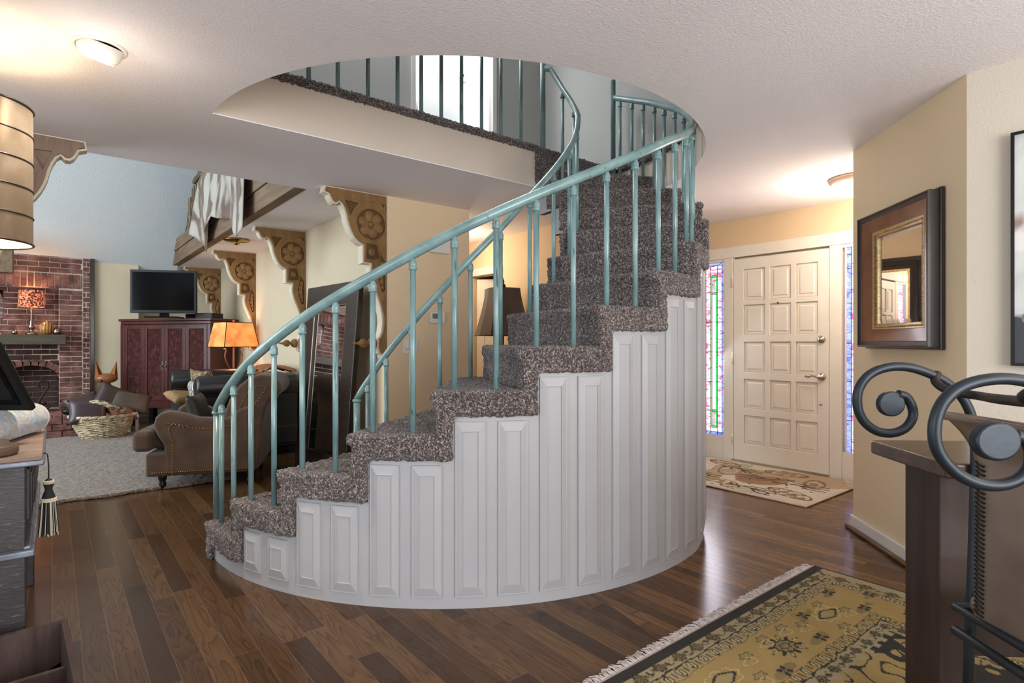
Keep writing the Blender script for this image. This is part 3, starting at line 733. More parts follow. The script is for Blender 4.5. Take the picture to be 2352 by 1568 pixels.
# ---------------------------------------------------------------- brick fireplace
n = NT('rough_red_brick'); oi = n.n('ShaderNodeNewGeometry')
f = n.noise(7, 3); g = n.noise(40, 5, (1, 1, 2))
c = n.ramp(f, [(.35, srgb(98, 62, 54)), (.5, srgb(132, 88, 76)), (.66, srgb(166, 122, 108))])
n.base(n.mix(n.math('MULTIPLY', g, .5), c, srgb(84, 50, 44))); n.bump(n.noise(22, 5, (.4, 1, 2.4)), .9, .03); n.set(Roughness=.9); M['brick'] = n.m
M['brickdk'] = plain('sooty_dark_brick', srgb(66, 44, 38), .95, var=.4, scale=8, bump=.5, bscale=40, bd=.01)
M['mortar'] = plain('grey_mortar', srgb(206, 186, 172), .95, var=.15, scale=20, bump=.4)
M['soot'] = plain('soot_black', srgb(26, 22, 20), 1)
M['mantel'] = wood('olive_brown_mantel_wood', srgb(74, 66, 54), srgb(98, 88, 72), .6, (.6, 4, 4))
fp = thing('fireplace', 'rough red brick fireplace with a wooden mantel shelf and raised hearth', 'fireplace', (-.75, 10.5, 0))
FX, FY = -.75, 10.5
def L(x): return x-FX
FR = 10.55-FY
def bricks(mb, x0, x1, z0, z1, y, bw=.2, bh=.075, dep=.05, skip=None, off=0, mort=.011, jit=.006):
    r = 0; z = z0
    while z < z1-.01:
        h_ = min(bh, z1-z); x = x0-(bw/2 if (r+off) % 2 else 0)
        while x < x1-.005:
            a = max(x, x0); b = min(x+bw*(1), x1)
            if b-a > .02 and not (skip and skip((a+b)/2, z+h_/2)):
                j = rnd.uniform(-jit, jit)
                mb.box(L(a)+mort/2, L(b)-mort/2, y-FY+j, y-FY+dep, z+mort/2+rnd.uniform(-.002, .002), z+h_-mort/2+rnd.uniform(-.002, .002))
            x += bw
        z += bh; r += 1
def soldiers(mb, x0, x1, z0, z1, y, bw=.075):
    x = x0
    while x < x1-.02:
        j = rnd.uniform(-.006, .006); mb.box(L(x)+.006, L(min(x+bw, x1))-.006, y-FY+j, y-FY+.05, z0+.005, z1-.005); x += bw
NX0, NX1, NZ0, NZ1 = -1.55, .075, 1.32, 1.99
AC, AH, AZ0, AS = -.235, .29, .30, .70       # firebox arch centre, half width, floor, spring
def in_niche(x, z): return NX0 < x < NX1 and NZ0 < z < NZ1
def in_arch(x, z, e=0):
    if abs(x-AC) > AH+e: return False
    top = AS+.17*math.sqrt(max(0, 1-((x-AC)/(AH+.06))**2))+e
    return z < top
TOPZ = 2.47
m = MB()
bricks(m, .075, .345, .25, 1.97, 10.55, .27)                         # right pilaster
bricks(m, -1.95, NX0, .25, 1.97, 10.55, .2)
soldiers(m, NX0, .345, 1.99, 2.20, 10.545)
bricks(m, -1.95, .345, 2.21, TOPZ, 10.55, .24)
m.build('brick_face', 'brick', fp, bevel=.004, seg=1)
m = MB(); bricks(m, .350, .435, .0, TOPZ, 10.554, .085, .075); m.build('side_brick_column', 'brick', fp, bevel=.004, seg=1)
m = MB(); bricks(m, NX0, NX1, .25, 1.18, 10.60, .19, .078, skip=lambda x, z: in_arch(x, z, .08)); m.build('chimney_breast', 'brickdk', fp, bevel=.004, seg=1)
m = MB(); bricks(m, NX0, NX1, NZ0-.02, NZ1+.02, 10.86, .21, .078); m.build('niche_back', 'brick', fp, bevel=.004, seg=1)
m = MB()
for k in range(12):
    t = PI*(k+.5)/12; a_ = AH+.05; x = AC+(a_+.0)*math.cos(t); z = AS+.02+(.20)*math.sin(t)
    tx, tz = -a_*math.sin(t), .20*math.cos(t); ang = math.atan2(tz, tx)
    m.box(-.036, .036, -.02, .05, -.045, .045, T(L(x), 10.585-FY, z) @ RY(-ang))
m.build('arch_bricks', 'brick', fp, bevel=.004, seg=1)
m = MB(); bricks(m, AC-AH-.1, AC+AH+.1, .25, 1.0, 10.835, .2, .078); m.build('firebox_back', 'brickdk', fp, bevel=.004, seg=1)
m = MB(); m.box(L(.075), L(.435), 10.563-FY, 10.95-FY, 0, TOPZ-.01); m.box(L(-1.95), L(NX0), 10.563-FY, 10.95-FY, 0, TOPZ-.01); m.box(L(NX0), L(.075), 10.560-FY, 10.95-FY, 1.995, TOPZ-.01)
m.box(L(NX0), L(.075), 10.875-FY, 10.97-FY, 0, 2.0)
hp = [(L(AC+AH*math.cos(t)), AS+.17*math.sin(t)) for t in np.linspace(0, PI, 20)]
m.prism([(L(NX0), .25), (hp[0][0], .25)]+hp+[(hp[-1][0], .25)][:0]+[(hp[-1][0], .25), (L(NX0), .25)][:0]+[(L(NX0), AS)], 10.63-FY, 10.66-FY, 'y') if False else None
m.box(L(NX0), L(AC-AH-.08), 10.615-FY, 10.9-FY, .25, 1.18); m.box(L(AC+AH+.03), L(.075), 10.615-FY, 10.9-FY, .25, 1.18); m.box(L(AC-AH-.08), L(AC+AH+.03), 10.615-FY, 10.9-FY, .93, 1.18)
m.build('mortar_bed', 'mortar', fp)
MB().box(L(NX0), L(.155), 10.30-FY, 10.9-FY, 1.175, 1.315).build('mantel_shelf', 'mantel', fp, bevel=.008)
m = MB()
bricks(m, -1.9, .345, 0, .25, 9.23, .2, .083); m.box(L(-1.9), L(.34), 9.26-FY, 10.6-FY, 0, .235)
m.build('hearth', 'brick', fp, bevel=.003, seg=1)
m = MB(); x = -1.9
while x < .33: m.box(L(x)+.005, L(min(x+.1, .34))-.005, 9.24-FY, 9.44-FY, .236, .256); m.box(L(x)+.005, L(min(x+.1, .34))-.005, 9.45-FY, 9.65-FY, .236, .254); x += .1
m.box(L(-1.9), L(.34), 9.66-FY, 10.56-FY, .236, .25)
m.build('hearth_cap', 'brick', fp, bevel=.003, seg=1)
trim(6, 'dkwood', [(.44, .49, 10.53, 10.6, 0, 2.45)], 'dark wood strip between the brick and the cream wall')
# scroll andiron / fire grate
gr = thing('fire_screen', 'black iron fire grate with a scroll in front of the arched firebox', 'fire grate', (-.2, 10.2, .255))
def spiral(c, r0, r1, a0, a1, n_=30, ax='y'):
    out = []
    for i in range(n_+1):
        t = i/n_; a_ = a0+(a1-a0)*t; r_ = r0+(r1-r0)*t
        out.append((c[0]+r_*math.cos(a_), c[1], c[2]+r_*math.sin(a_)))
    return out
m = MB(); m.tube([(.02, 0, .02), (.05, 0, .12), (.14, 0, .30)]+spiral((.09, 0, .36), .075, .03, -.6, 4.2), .013, 8); m.tube(spiral((.14, 0, .07), .05, .02, 2.6, 7.5)+[], .014, 8); m.tube([(-.30, 0, .08), (.14, 0, .10)], .012, 8); m.tube([(-.3, 0, .02), (-.3, 0, .12)], .012, 8); m.tube([(.12, .25, .1), (.12, 0, .1)], .012, 8)
m.tube(spiral((-.22, 0, .07), .05, .02, .5, -4.5), .012, 8); m.build('scroll_frame', 'blackiron', gr)
m = MB()
for k in range(5): m.tube([(-.25+.08*k, .05, .10), (-.25+.08*k, .3, .10)], .009, 6)
m.box(-.28, .10, .04, .06, -.0, .1); m.build('grate_bars', 'blackiron', gr)
# things on the mantel
lp = thing('mantel_lamp', 'small lit lamp with a leopard spotted drum shade on the mantel', 'lamp', (-.225, 10.45, 1.317))
n = NT('leopard_shade'); v_ = n.n('ShaderNodeTexVoronoi'); v_.inputs['Scale'].default_value = 42; n.l(n.coord(), v_.inputs[0])
c = n.ramp(v_.outputs['Distance'], [(.30, srgb(38, 16, 12)), (.46, srgb(150, 70, 46)), (.66, srgb(214, 130, 96))]); n.base(c); n.l(c, n.b.inputs['Emission Color']); n.set(Emission_Strength=.45, Roughness=.9); M['leopard'] = n.m
m = MB(); m.lathe([(.145, .385), (.140, .615), (.137, .615), (.142, .385)], 32, cap=False); m.build('lamp_shade', 'leopard', lp)
m = MB(); m.lathe([(.07, 0), (.07, .015), (.03, .03), (.018, .06), (.035, .09), (.04, .11), (.02, .14), (.028, .17), (.012, .2), (.010, .3), (.014, .33), (.008, .42)], 20); m.build('lamp_base', 'chrome', lp)
m = MB(); m.ball((0, 0, .48), .03); m.build('bulb', plain('warm_bulb', (1, .6, .3, 1), emis=12, ec=(1, .55, .25, 1)), lp)
point('mantel_lamp_light', (-.225, 10.45, 1.317+.5), 11, (1, .56, .30), .04)
v1 = MB(); v1.lathe([(.02, 0), (.06, .01), (.085, .05), (.09, .09), (.08, .13), (.05, .165), (.02, .18), (.012, .195), (0, .197)], 26)
n = NT('leaf_painted_vase'); wv = n.n('ShaderNodeTexWave'); wv.inputs['Scale'].default_value = 9; wv.inputs['Distortion'].default_value = 2; n.l(n.coord(), wv.inputs[0])
n.base(n.ramp(wv.outputs['Fac'], [(.42, srgb(176, 122, 60)), (.5, srgb(232, 206, 130)), (.58, srgb(120, 70, 36))])); n.set(Roughness=.25)
tag(v1.build('round_vase', n.m, loc=(-.06, 10.42, 1.317)), 'round amber vase with leaf pattern beside the mantel lamp', 'vase')
cd = MB(); cd.lathe([(.035, 0), (.05, .02), (.052, .06), (.035, .085), (.012, .09), (0, .085)], 22, T(0, 0, .0)); tag(cd.build('candle_holder', 'chrome', loc=(.055, 10.40, 1.317)), 'small pale candle holder at the right end of the mantel', 'candle holder')
tag(MB().lathe([(.015, 0), (.035, .01), (.038, .035), (.02, .06), (.01, .065), (0, .075)], 18).build('silver_ornament', 'chrome', loc=(-.40, 10.38, 1.317)), 'small dark silver ornament on the mantel left of the lamp', 'ornament')
n = NT('clear_glass'); n.set(Roughness=.03, Transmission_Weight=1, IOR=1.3); n.base((.95, .97, 1, 1)); M['glass'] = n.m
tag(MB().lathe([(.06, 0), (.06, .01), (.015, .03), (.012, .12), (.07, .17), (.085, .26), (.08, .45), (.085, .6), (.082, .6), (.077, .45), (.08, .26), (.06, .175), (0, .15)], 26).build('hurricane_glass', 'glass', loc=(-.60, 10.42, 1.317)), 'tall clear hurricane glass at the left on the mantel', 'glass')
# cat figurine
ct = thing('cat_figurine', 'carved wooden cat figure with tall pointed ears beside the fireplace', 'figurine', (.60, 9.95, 0)); ct.scale = (1.15, 1.15, 1.25)
catw = wood('honey_cat_wood', srgb(120, 70, 36), srgb(166, 104, 56), .25, (2, 2, 1), 4, .4)
M['cat'] = catw
m = MB(); m.lathe([(.09, 0), (.10, .03), (.085, .2), (.07, .35), (.06, .46), (.035, .52)], 24, Matrix.Diagonal((1, .7, 1, 1))); m.build('body', 'cat', ct)
m = MB(); m.ball((0, -.01, .555), (.12, .08, .058), 24, 14); m.build('head', 'cat', ct)
for s_ in (-1, 1):
    m = MB(); m.add([(s_*.118, .01, .56), (s_*.03, .02, .59), (s_*.08, -.04, .585), (s_*.105, 0, .755)], [(0, 1, 2), (0, 1, 3), (1, 2, 3), (2, 0, 3)]); m.build('ear', 'cat', ct)
tag(MB().box(-.01, .01, -.09, .09, 0, .40, RZ(1.2) @ RX(-.2)).build('white_card', 'brightwall', loc=(.80, 9.88, .03)), 'white card leaning behind the brown pillows', 'card')
# basket with pillows
bs = thing('wicker_basket', 'round wicker basket heaped with brown cushions by the hearth', 'basket', (.50, 8.78, .022)); bs.scale = (.80, .80, 1)
n = NT('woven_wicker'); n.base(n.ramp(n.noise(14, 3), [(.3, srgb(150, 128, 96)), (.6, srgb(214, 196, 160))])); n.set(Roughness=.6); M['wicker'] = n.m
m = MB(); K = 60
def brad(t): return .26+.17*t**.7
def bz_(t): return .27*t
for r_ in range(13):
    t = (r_+.5)/13; pts = []
    for k in range(K+1):
        a_ = 2*PI*k/K; wob = .007*math.cos(K/4*a_*1.0+PI*r_)
        pts.append(((brad(t)+wob)*math.cos(a_), (brad(t)+wob)*math.sin(a_)*.92, bz_(t)+.004*math.sin(9*a_+r_)))
    m.tube(pts, .0085, 5, False)
m.build('woven_side', 'wicker', bs)
m = MB()
for k in range(30):
    a_ = 2*PI*k/30; m.tube([(brad(t)*math.cos(a_), brad(t)*math.sin(a_)*.92, bz_(t)) for t in np.linspace(0.02, 1, 6)], .006, 5)
m.lathe([(.26, .0), (.26, .01), (0, .01)], 30); m.build('spoke', 'wicker', bs)
m = MB()
for ph in (0, PI/2, PI):
    m.tube([((.435+.012*math.cos(24*a_+ph))*math.cos(a_), (.40+.012*math.cos(24*a_+ph))*math.sin(a_), .275+.012*math.sin(24*a_+ph)) for a_ in np.linspace(0, 2*PI, 150)], .009, 5, False)
m.build('braided_rim', 'wicker', bs)
m = MB().lathe([(0, .012), (.25, .012), (.28, .05), (.0, .05)], 24); m.build('lining', 'soot', bs)
def cushion(label, loc, rot, w_, h_, t_, mat, name='cushion', group=None):
    m = MB(); pillow_fn(w_, h_, t_)(m)
    if 'basket' in label: loc = (.5+(loc[0]-.5)*.8, 8.78+(loc[1]-8.78)*.8, loc[2]-.03)
    o = m.build(name, mat, loc=loc); o.rotation_euler = rot; return tag(o, label, 'cushion', group)
M['brownsatin'] = plain('brown_satin', srgb(66, 48, 44), .4, var=.25, scale=6, bump=.3, bscale=12, bd=.01)
M['plumsatin'] = plain('plum_brown_satin', srgb(74, 58, 62), .35, var=.2, scale=6, bump=.3, bscale=12, bd=.01)
M['olivec'] = plain('olive_brown_fabric', srgb(80, 66, 54), .55, var=.3, scale=8, bump=.3, bscale=14, bd=.01)
M['rust'] = plain('rust_fabric', srgb(120, 68, 52), .8, var=.3, scale=12)
cushion('plum brown satin cushion at the front left of the wicker basket', (.30, 8.66, .37), (1.15, .1, .15), .42, .32, .16, 'plumsatin')
cushion('dark brown cushion with a cord, standing up at the back of the basket', (.62, 8.92, .50), (1.2, .45, .0), .42, .40, .15, 'brownsatin')
cushion('olive brown cushion leaning out at the right of the basket', (.86, 8.85, .46), (.9, .25, -.1), .46, .30, .15, 'olivec')
cushion('rust coloured cushion low at the right rim of the basket', (.74, 8.68, .34), (.6, .1, .4), .30, .26, .12, 'rust')
cushion('dark cushion at the far left of the basket', (.27, 8.90, .46), (.7, -.25, .3), .40, .34, .14, 'brownsatin')
n = NT('birch_bark'); n.base(n.ramp(n.noise(16, 4, (1, 1, 3)), [(.42, srgb(84, 68, 56)), (.55, srgb(206, 190, 160))])); n.set(Roughness=.8)
tag(MB().tube([(.36, 8.56, .48), (.42, 8.52, .49), (.71, 8.54, .35)], [.022, .03, .036], 10).build('birch_branch', n.m), 'pale mottled rolled cushion edge lying across the basket like a branch', 'branch')
tag(MB().ball((0, 0, .05), (.09, .07, .05)).ball((.02, 0, .11), (.04, .04, .03)).build('dark_bowl', 'black', loc=(.18, 9.42, .257)), 'small black lidded pot on the hearth behind the basket', 'pot')

# ---------------------------------------------------------------- armoire and television
AD = math.atan2(8.93-10.20, 1.747-.793)   # front runs from (.79,10.2) to (1.75,8.93)
AW = math.hypot(.954, 1.27)
ar = thing('armoire', 'mahogany armoire with carved panel doors standing across the corner', 'cabinet', ((.793+1.747)/2, (10.2+8.93)/2, 0), AD)
HT = 1.55; Z0 = .26; hw = AW/2
MB().box(-hw+.02, hw-.02, .012, .50, Z0, 1.47).build('body', 'armoire', ar, bevel=.006)
m = MB(); m.box(-hw-.02, hw+.02, -.03, .53, 1.515, HT); m.box(-hw, hw, -.01, .515, 1.47, 1.515); m.build('cornice', 'armoire', ar, bevel=.008)
m = MB(); m.box(-hw, hw, -.005, .51, Z0-.01, Z0+.09); m.build('plinth', 'armoire', ar, bevel=.006)
for sx in (-1, 1):
    for yy in (.03, .42): MB().box(sx*(hw-.10)-.045, sx*(hw-.10)+.045, yy, yy+.08, 0, Z0).build('leg', 'black', ar, bevel=.005)
n = NT('carved_leather_panel'); g = n.noise(17, 6, (1, 1, .8), 1.2, .65); n.base(n.ramp(g, [(.38, srgb(66, 26, 24)), (.56, srgb(84, 36, 33)), (.72, srgb(124, 74, 62))])); n.bump(g, 1, .06); n.set(Roughness=.45); M['carvepanel'] = n.m
dw = (AW-.12)/4
for k in range(4):
    x0 = -hw+.06+dw*k; x1 = x0+dw-.004
    d_ = thing('armoire_door', '', '', (0, 0, 0)) if False else None
    m = MB(); m.prism([(x0, Z0+.10), (x1, Z0+.10), (x1, 1.46), (x0, 1.46)], -.012, .011, 'y', [[(x0+.055, Z0+.17), (x0+.055, 1.40), (x1-.055, 1.40), (x1-.055, Z0+.17)]])
    dr = m.build('door', 'armoire', ar, bevel=.004)
    m = MB(); m.box(x0+.05, x1-.05, 0.0, .01, Z0+.165, 1.405); m.build('door_panel', 'carvepanel', dr)
    if k in (1, 2):
        xx = x1-.03 if k == 1 else x0+.03
        m = MB(); m.ball((xx, -.03, .86), .014); m.box(xx-.008, xx+.008, -.016, -.012, .80, .94); m.build('handle', 'chrome', dr)
m = MB()
for xx in (-hw+.03, hw-.03): m.box(xx-.028, xx+.028, -.014, .02, Z0+.09, 1.47)
m.build('corner_post', 'armoire', ar, bevel=.006)
# television: front-left (316,..730) front-right (447)
tv = thing('television', 'black flat screen television on top of the armoire', 'television', (1.22, 9.28, HT), math.radians(-27))
TW, TH_ = .84, .60
m = MB(); m.box(-TW/2, TW/2, -.025, .035, .065, .065+TH_); m.build('housing', 'black', tv, bevel=.006)
MB().box(-TW/2+.03, TW/2-.03, -.027, -.0245, .065+.04, .065+TH_-.03).build('screen', 'tvblack', tv)
m = MB(); m.box(-.22, .22, -.10, .12, 0, .015); m.box(-.06, .06, .0, .03, .015, .10); m.build('stand', 'tvblack', tv, bevel=.004)
ca, sa = math.cos(AD), math.sin(AD)
def arm_pt(x, y): return (ar.location.x+x*ca-y*sa, ar.location.y+x*sa+y*ca)
px_, py_ = arm_pt(.62, .16)
tag(MB().box(-.14, .14, -.11, .11, .0, .075).build('media_box', 'black', loc=(px_, py_, HT), rz=AD, bevel=.004), 'black cable box on the right end of the armoire', 'cable box')
px_, py_ = arm_pt(.36, .22)
tag(MB().box(-.12, .12, -.1, .1, .0, .07).build('media_box', 'tvblack', loc=(px_, py_, HT), rz=AD, bevel=.004), 'glossy black player between the television and the cable box', 'media player')

# ---------------------------------------------------------------- shag rug
rg = MB(); NX, NY = 200, 240
def ruf(u, v):
    x = -1.6+2.85*u; y = 5.42+3.62*v
    return (x+.02*math.sin(y*9), y+.015*math.sin(x*13), .026)
rg.grid(ruf, NX, NY)
b0 = len(rg.v)
o = rg.build('shag_rug', 'shag', recalc=False, solid=0); tag(o, 'cream shag rug in front of the hearth', 'rug')
q = o.modifiers.new('s', 'SOLIDIFY'); q.thickness = .022; q.offset = -1
displace(o, .045, .022, depth=3)

# ---------------------------------------------------------------- brown suede armchair
ach = thing('armchair', 'brown suede armchair with nailhead trim and rolled back', 'armchair', (1.12, 5.60, .0), math.radians(-23)); ach.scale = (.94, .94, .98)
# local: faces -x ; near side y<0
W2 = .40
armp = [(-.30, .13), (-.31, .38), (-.36, .46), (-.39, .54), (-.375, .61), (-.33, .65), (-.26, .655), (-.15, .63), (-.05, .595), (.1, .585), (.2, .60), (.28, .66), (.38, .70), (.42, .45), (.40, .13)]
for s_ in (-1, 1):
    y0, y1 = (-W2-.02, -W2+.14) if s_ < 0 else (W2-.14, W2+.02)
    m = MB(); m.prism([(p[0]*1.0, p[1]) for p in armp], y0, y1, 'y'); a_ = m.build('arm', 'suede', ach, bevel=.03, seg=4)
    m = MB(); yy = -W2-.024 if s_ < 0 else W2+.024
    line = smoothpts([(-.405, yy, .15), (-.405, yy, .30), (-.40, yy, .43), (-.42, yy, .50), (-.43, yy, .56), (-.39, yy, .60), (-.25, yy, .585), (-.05, yy, .555), (.08, yy, .55), (.22, yy, .57)], 6)
    line = [(x if i < 1 else x, y_, z) for i, (x, y_, z) in enumerate([tuple(p) for p in line])]
    line = [(p[0]+.165 if p[2] < .5 or p[0] < -.38 else (p[0]+.09 if p[0] < -.2 else p[0]), p[1], p[2]-.045) for p in line]
    tot = [line[0]]
    for p in line:
        if (Vector(p)-Vector(tot[-1])).length > .016: tot.append(p)
    for p in tot: m.ball(p, .006, 6, 4)
    for x in np.arange(-.39, .39, .018): m.ball((x, yy, .155), .006, 6, 4)
    m.build('nailhead_trim', 'brass', ach)
MB().box(-.45, .42, -W2-.015, W2+.015, .12, .315).build('seat_frame', 'suede', ach, bevel=.025, seg=3)
m = MB(); m.box(-.56, .2, -W2+.135, W2-.135, .325, .50); m.box(-.56, -.405, -W2-.0, W2+.0, .325, .495); m.build('seat_cushion', 'suede', ach, bevel=.045, seg=4)
bp = [(.12, .44), (.15, .6), (.20, .74), (.27, .85), (.36, .925), (.46, .95), (.56, .935), (.625, .88), (.635, .82), (.60, .765), (.54, .73), (.50, .66), (.47, .50), (.455, .3), (.44, .13), (.38, .13), (.30, .3)]
MB().prism(bp, -W2, W2, 'y').build('backrest', 'suede', ach, bevel=.03, seg=4)
m = MB()
for yy in (-W2-.004,):
    cur = smoothpts([(.30, yy, .50), (.28, yy, .62), (.33, yy, .76), (.42, yy, .84), (.50, yy, .84), (.46, yy, .76), (.40, yy, .66), (.38, yy, .5)], 8); tot = [cur[0]]
    for p in cur:
        if (p-tot[-1]).length > .016: tot.append(p)
    for p in tot: m.ball(tuple(p), .006, 6, 4)
m.build('back_nailheads', 'brass', ach)
for sx in (-.34, .36):
    for sy in (-.33, .33):
        MB().lathe([(.018, 0), (.024, .02), (.030, .05), (.022, .065), (.034, .09), (.036, .105), (.03, .13)], 16, T(sx, sy, 0)).build('leg', 'black', ach)
cushion('black and tan cushion on the seat of the brown armchair', (1.02, 5.74, .60), (1.3, 0, 1.1), .36, .30, .12, plain('black_tan_cushion', srgb(40, 34, 30), .6))

# ---------------------------------------------------------------- leather sofa
so = thing('leather_sofa', 'dark leather sofa with rolled arms along the bracket wall', 'sofa', (1.64, 7.22, 0))
# local: seat faces -x
def soft(name, b, mat='leather', bev=.05, parent=so): return MB().box(*b).build(name, mat, parent, bevel=bev, seg=4)
soft('base', (-.46, .48, -.88, .88, .08, .34)); 
for k in range(3): soft('seat_cushion', (-.50, .20, -.70+.467*k, -.235+.467*k, .33, .50), bev=.05)
soft('backrest', (.22, .48, -.86, .86, .2, .86), bev=.08)
for s_ in (-1, 1):
    m = MB(); m.box(-.50, .46, s_*.79-.085, s_*.79+.085, .08, .72); y = s_*.79
    m.tube([(-.53, y, .74), (-.50, y, .74), (.46, y, .74)], [.10, .125, .125], 20); m.build('arm', 'leather', so, bevel=.02)
for sx in (-.4, .4):
    for sy in (-.82, .82): MB().box(sx-.035, sx+.035, sy-.035, sy+.035, 0, .09).build('leg', 'black', so)
n = NT('snake_pattern_throw'); v_ = n.n('ShaderNodeTexVoronoi'); v_.inputs['Scale'].default_value = 16; n.l(n.coord(), v_.inputs[0]); n.base(n.ramp(v_.outputs['Distance'], [(.2, srgb(84, 64, 48)), (.4, srgb(170, 142, 104)), (.55, srgb(96, 74, 54))])); n.set(Roughness=.8); M['snake'] = n.m
m = MB(); m.grid(lambda u, v: (1.17-.09+.0*u, 7.94+.10-.01, 0) if False else (1.10+.02*math.sin(u*7), 7.15+.62*u, .84-.5*v+.02*math.sin(u*9)), 12, 8) if False else None
cushion('tan reptile pattern cushion against the far arm of the leather sofa', (1.42, 7.70, .70), (1.35, 0, 1.9), .42, .38, .14, 'snake')
n = NT('zebra_fabric'); wv = n.n('ShaderNodeTexWave'); wv.inputs['Scale'].default_value = 7; wv.inputs['Distortion'].default_value = 6; n.l(n.coord(), wv.inputs[0]); n.base(n.ramp(wv.outputs['Fac'], [(.48, srgb(18, 16, 16)), (.52, srgb(226, 220, 212))])); n.set(Roughness=.7); M['zebra'] = n.m
cushion('small black and white zebra striped cushion on the leather sofa', (1.28, 7.30, .64), (1.3, 0, 1.7), .28, .26, .12, 'zebra')
cushion('tan cowhide cushion on the front edge of the leather sofa', (1.20, 7.62, .56), (.3, .1, .4), .36, .30, .12, plain('tan_hide', srgb(150, 118, 78), .8, var=.3))
m = MB(); m.grid(lambda u, v: (1.98+.32*(v-.5), 6.55+.55*u+.05*math.sin(v*5), .885+.045*math.sin(v*PI)+.018*math.sin(u*13+v*6)), 20, 14)
tag(m.build('throw_blanket', plain('orange_brown_throw', srgb(146, 92, 58), .8, var=.3, scale=10), solid=.012, recalc=False), 'orange brown throw crumpled over the back of the leather sofa', 'blanket')
# end table + orange lamp
et = thing('end_table', 'small dark round end table under the orange lamp', 'table', (1.90, 8.32, 0))
m = MB(); m.lathe([(.20, .55), (.215, .56), (.215, .585), (0, .585)], 28); m.build('table_top', 'dkwood', et)
m = MB(); m.lathe([(.14, 0), (.14, .02), (.03, .05), (.03, .5), (.06, .55)], 18); m.build('pedestal', 'dkwood', et)
ol = thing('table_lamp', 'lit table lamp with an orange mica panel shade and open metal stem', 'lamp', (1.90, 8.32, .585), math.radians(20))
n = NT('orange_mica'); c = n.ramp(n.noise(7, 4), [(.3, srgb(190, 104, 44)), (.6, srgb(224, 146, 78)), (.8, srgb(240, 176, 104))]); n.base(c); n.l(c, n.b.inputs['Emission Color']); n.set(Emission_Strength=.65, Roughness=.5); M['mica'] = n.m
m = MB(); b, t_ = .25, .19; z0, z1 = .56, .885
lo = [(-b, -b*.75, z0), (b, -b*.75, z0), (b, b*.75, z0), (-b, b*.75, z0)]; hi = [(-t_, -t_*.75, z1), (t_, -t_*.75, z1), (t_, t_*.75, z1), (-t_, t_*.75, z1)]
m.add(lo+hi, [(0, 1, 5, 4), (1, 2, 6, 5), (2, 3, 7, 6), (3, 0, 4, 7)]); m.build('lamp_shade', 'mica', ol, solid=.004, recalc=False)
m = MB()
for i in range(4): m.tube([lo[i], hi[i]], .005, 6); m.tube([lo[i], lo[(i+1) % 4]], .005, 6); m.tube([hi[i], hi[(i+1) % 4]], .005, 6)
m.build('shade_frame', 'dkwood', ol)
m = MB(); m.lathe([(.09, 0), (.09, .015), (.04, .05), (.018, .12), (.015, .2), (.012, .56), (.012, .9), (.02, .91), (0, .93)], 16)
for s_ in (-1, 1): m.tube(smoothpts([(s_*.02, 0, .22), (s_*.09, 0, .33), (s_*.125, 0, .43), (s_*.11, 0, .52), (s_*.15, 0, .53)], 5), .009, 8)
m.build('lamp_base', plain('bronze_lamp_metal', srgb(140, 96, 62), .35, .6), ol)
point('orange_lamp_light', (1.90, 8.32, .585+.72), 6, (1, .62, .34), .05)

# ---------------------------------------------------------------- leaning mirror
def frame_plane(P00, P10, P01):   # matrix: x along width, z up the height
    o_ = Vector(P00); ex = (Vector(P10)-o_).normalized(); ez = (Vector(P01)-o_); ez = (ez-ex*ez.dot(ex)).normalized(); ey = ez.cross(ex)
    return Matrix(((ex.x, ey.x, ez.x, o_.x), (ex.y, ey.y, ez.y, o_.y), (ex.z, ey.z, ez.z, o_.z), (0, 0, 0, 1)))
lm = thing('leaning_mirror', 'tall dark framed floor mirror leaning on the wall behind the sofa end', 'mirror')
lm.matrix_world = frame_plane((1.86, 5.68, 0), (1.93, 4.62, 0), (2.00, 5.69, 1.74))
wM, hM, fw = 1.06, 1.745, .20
m = MB(); m.prism([(0, 0), (wM, 0), (wM, hM), (0, hM)], -.02, .03, 'y', [[(fw, fw), (fw, hM-fw), (wM-fw, hM-fw), (wM-fw, fw)]]); m.build('frame', 'dkwood', lm, bevel=.008)
m = MB(); i_ = fw-.005; m.prism([(i_, i_), (wM-i_, i_), (wM-i_, hM-i_), (i_, hM-i_)], -.024, -.016, 'y', [[(fw+.004, fw+.004), (fw+.004, hM-fw-.004), (wM-fw-.004, hM-fw-.004), (wM-fw-.004, fw+.004)]]); m.build('inner_lip', 'chrome', lm)
MB().box(fw, wM-fw, .0, .012, fw, hM-fw).build('glass', 'mirror', lm)

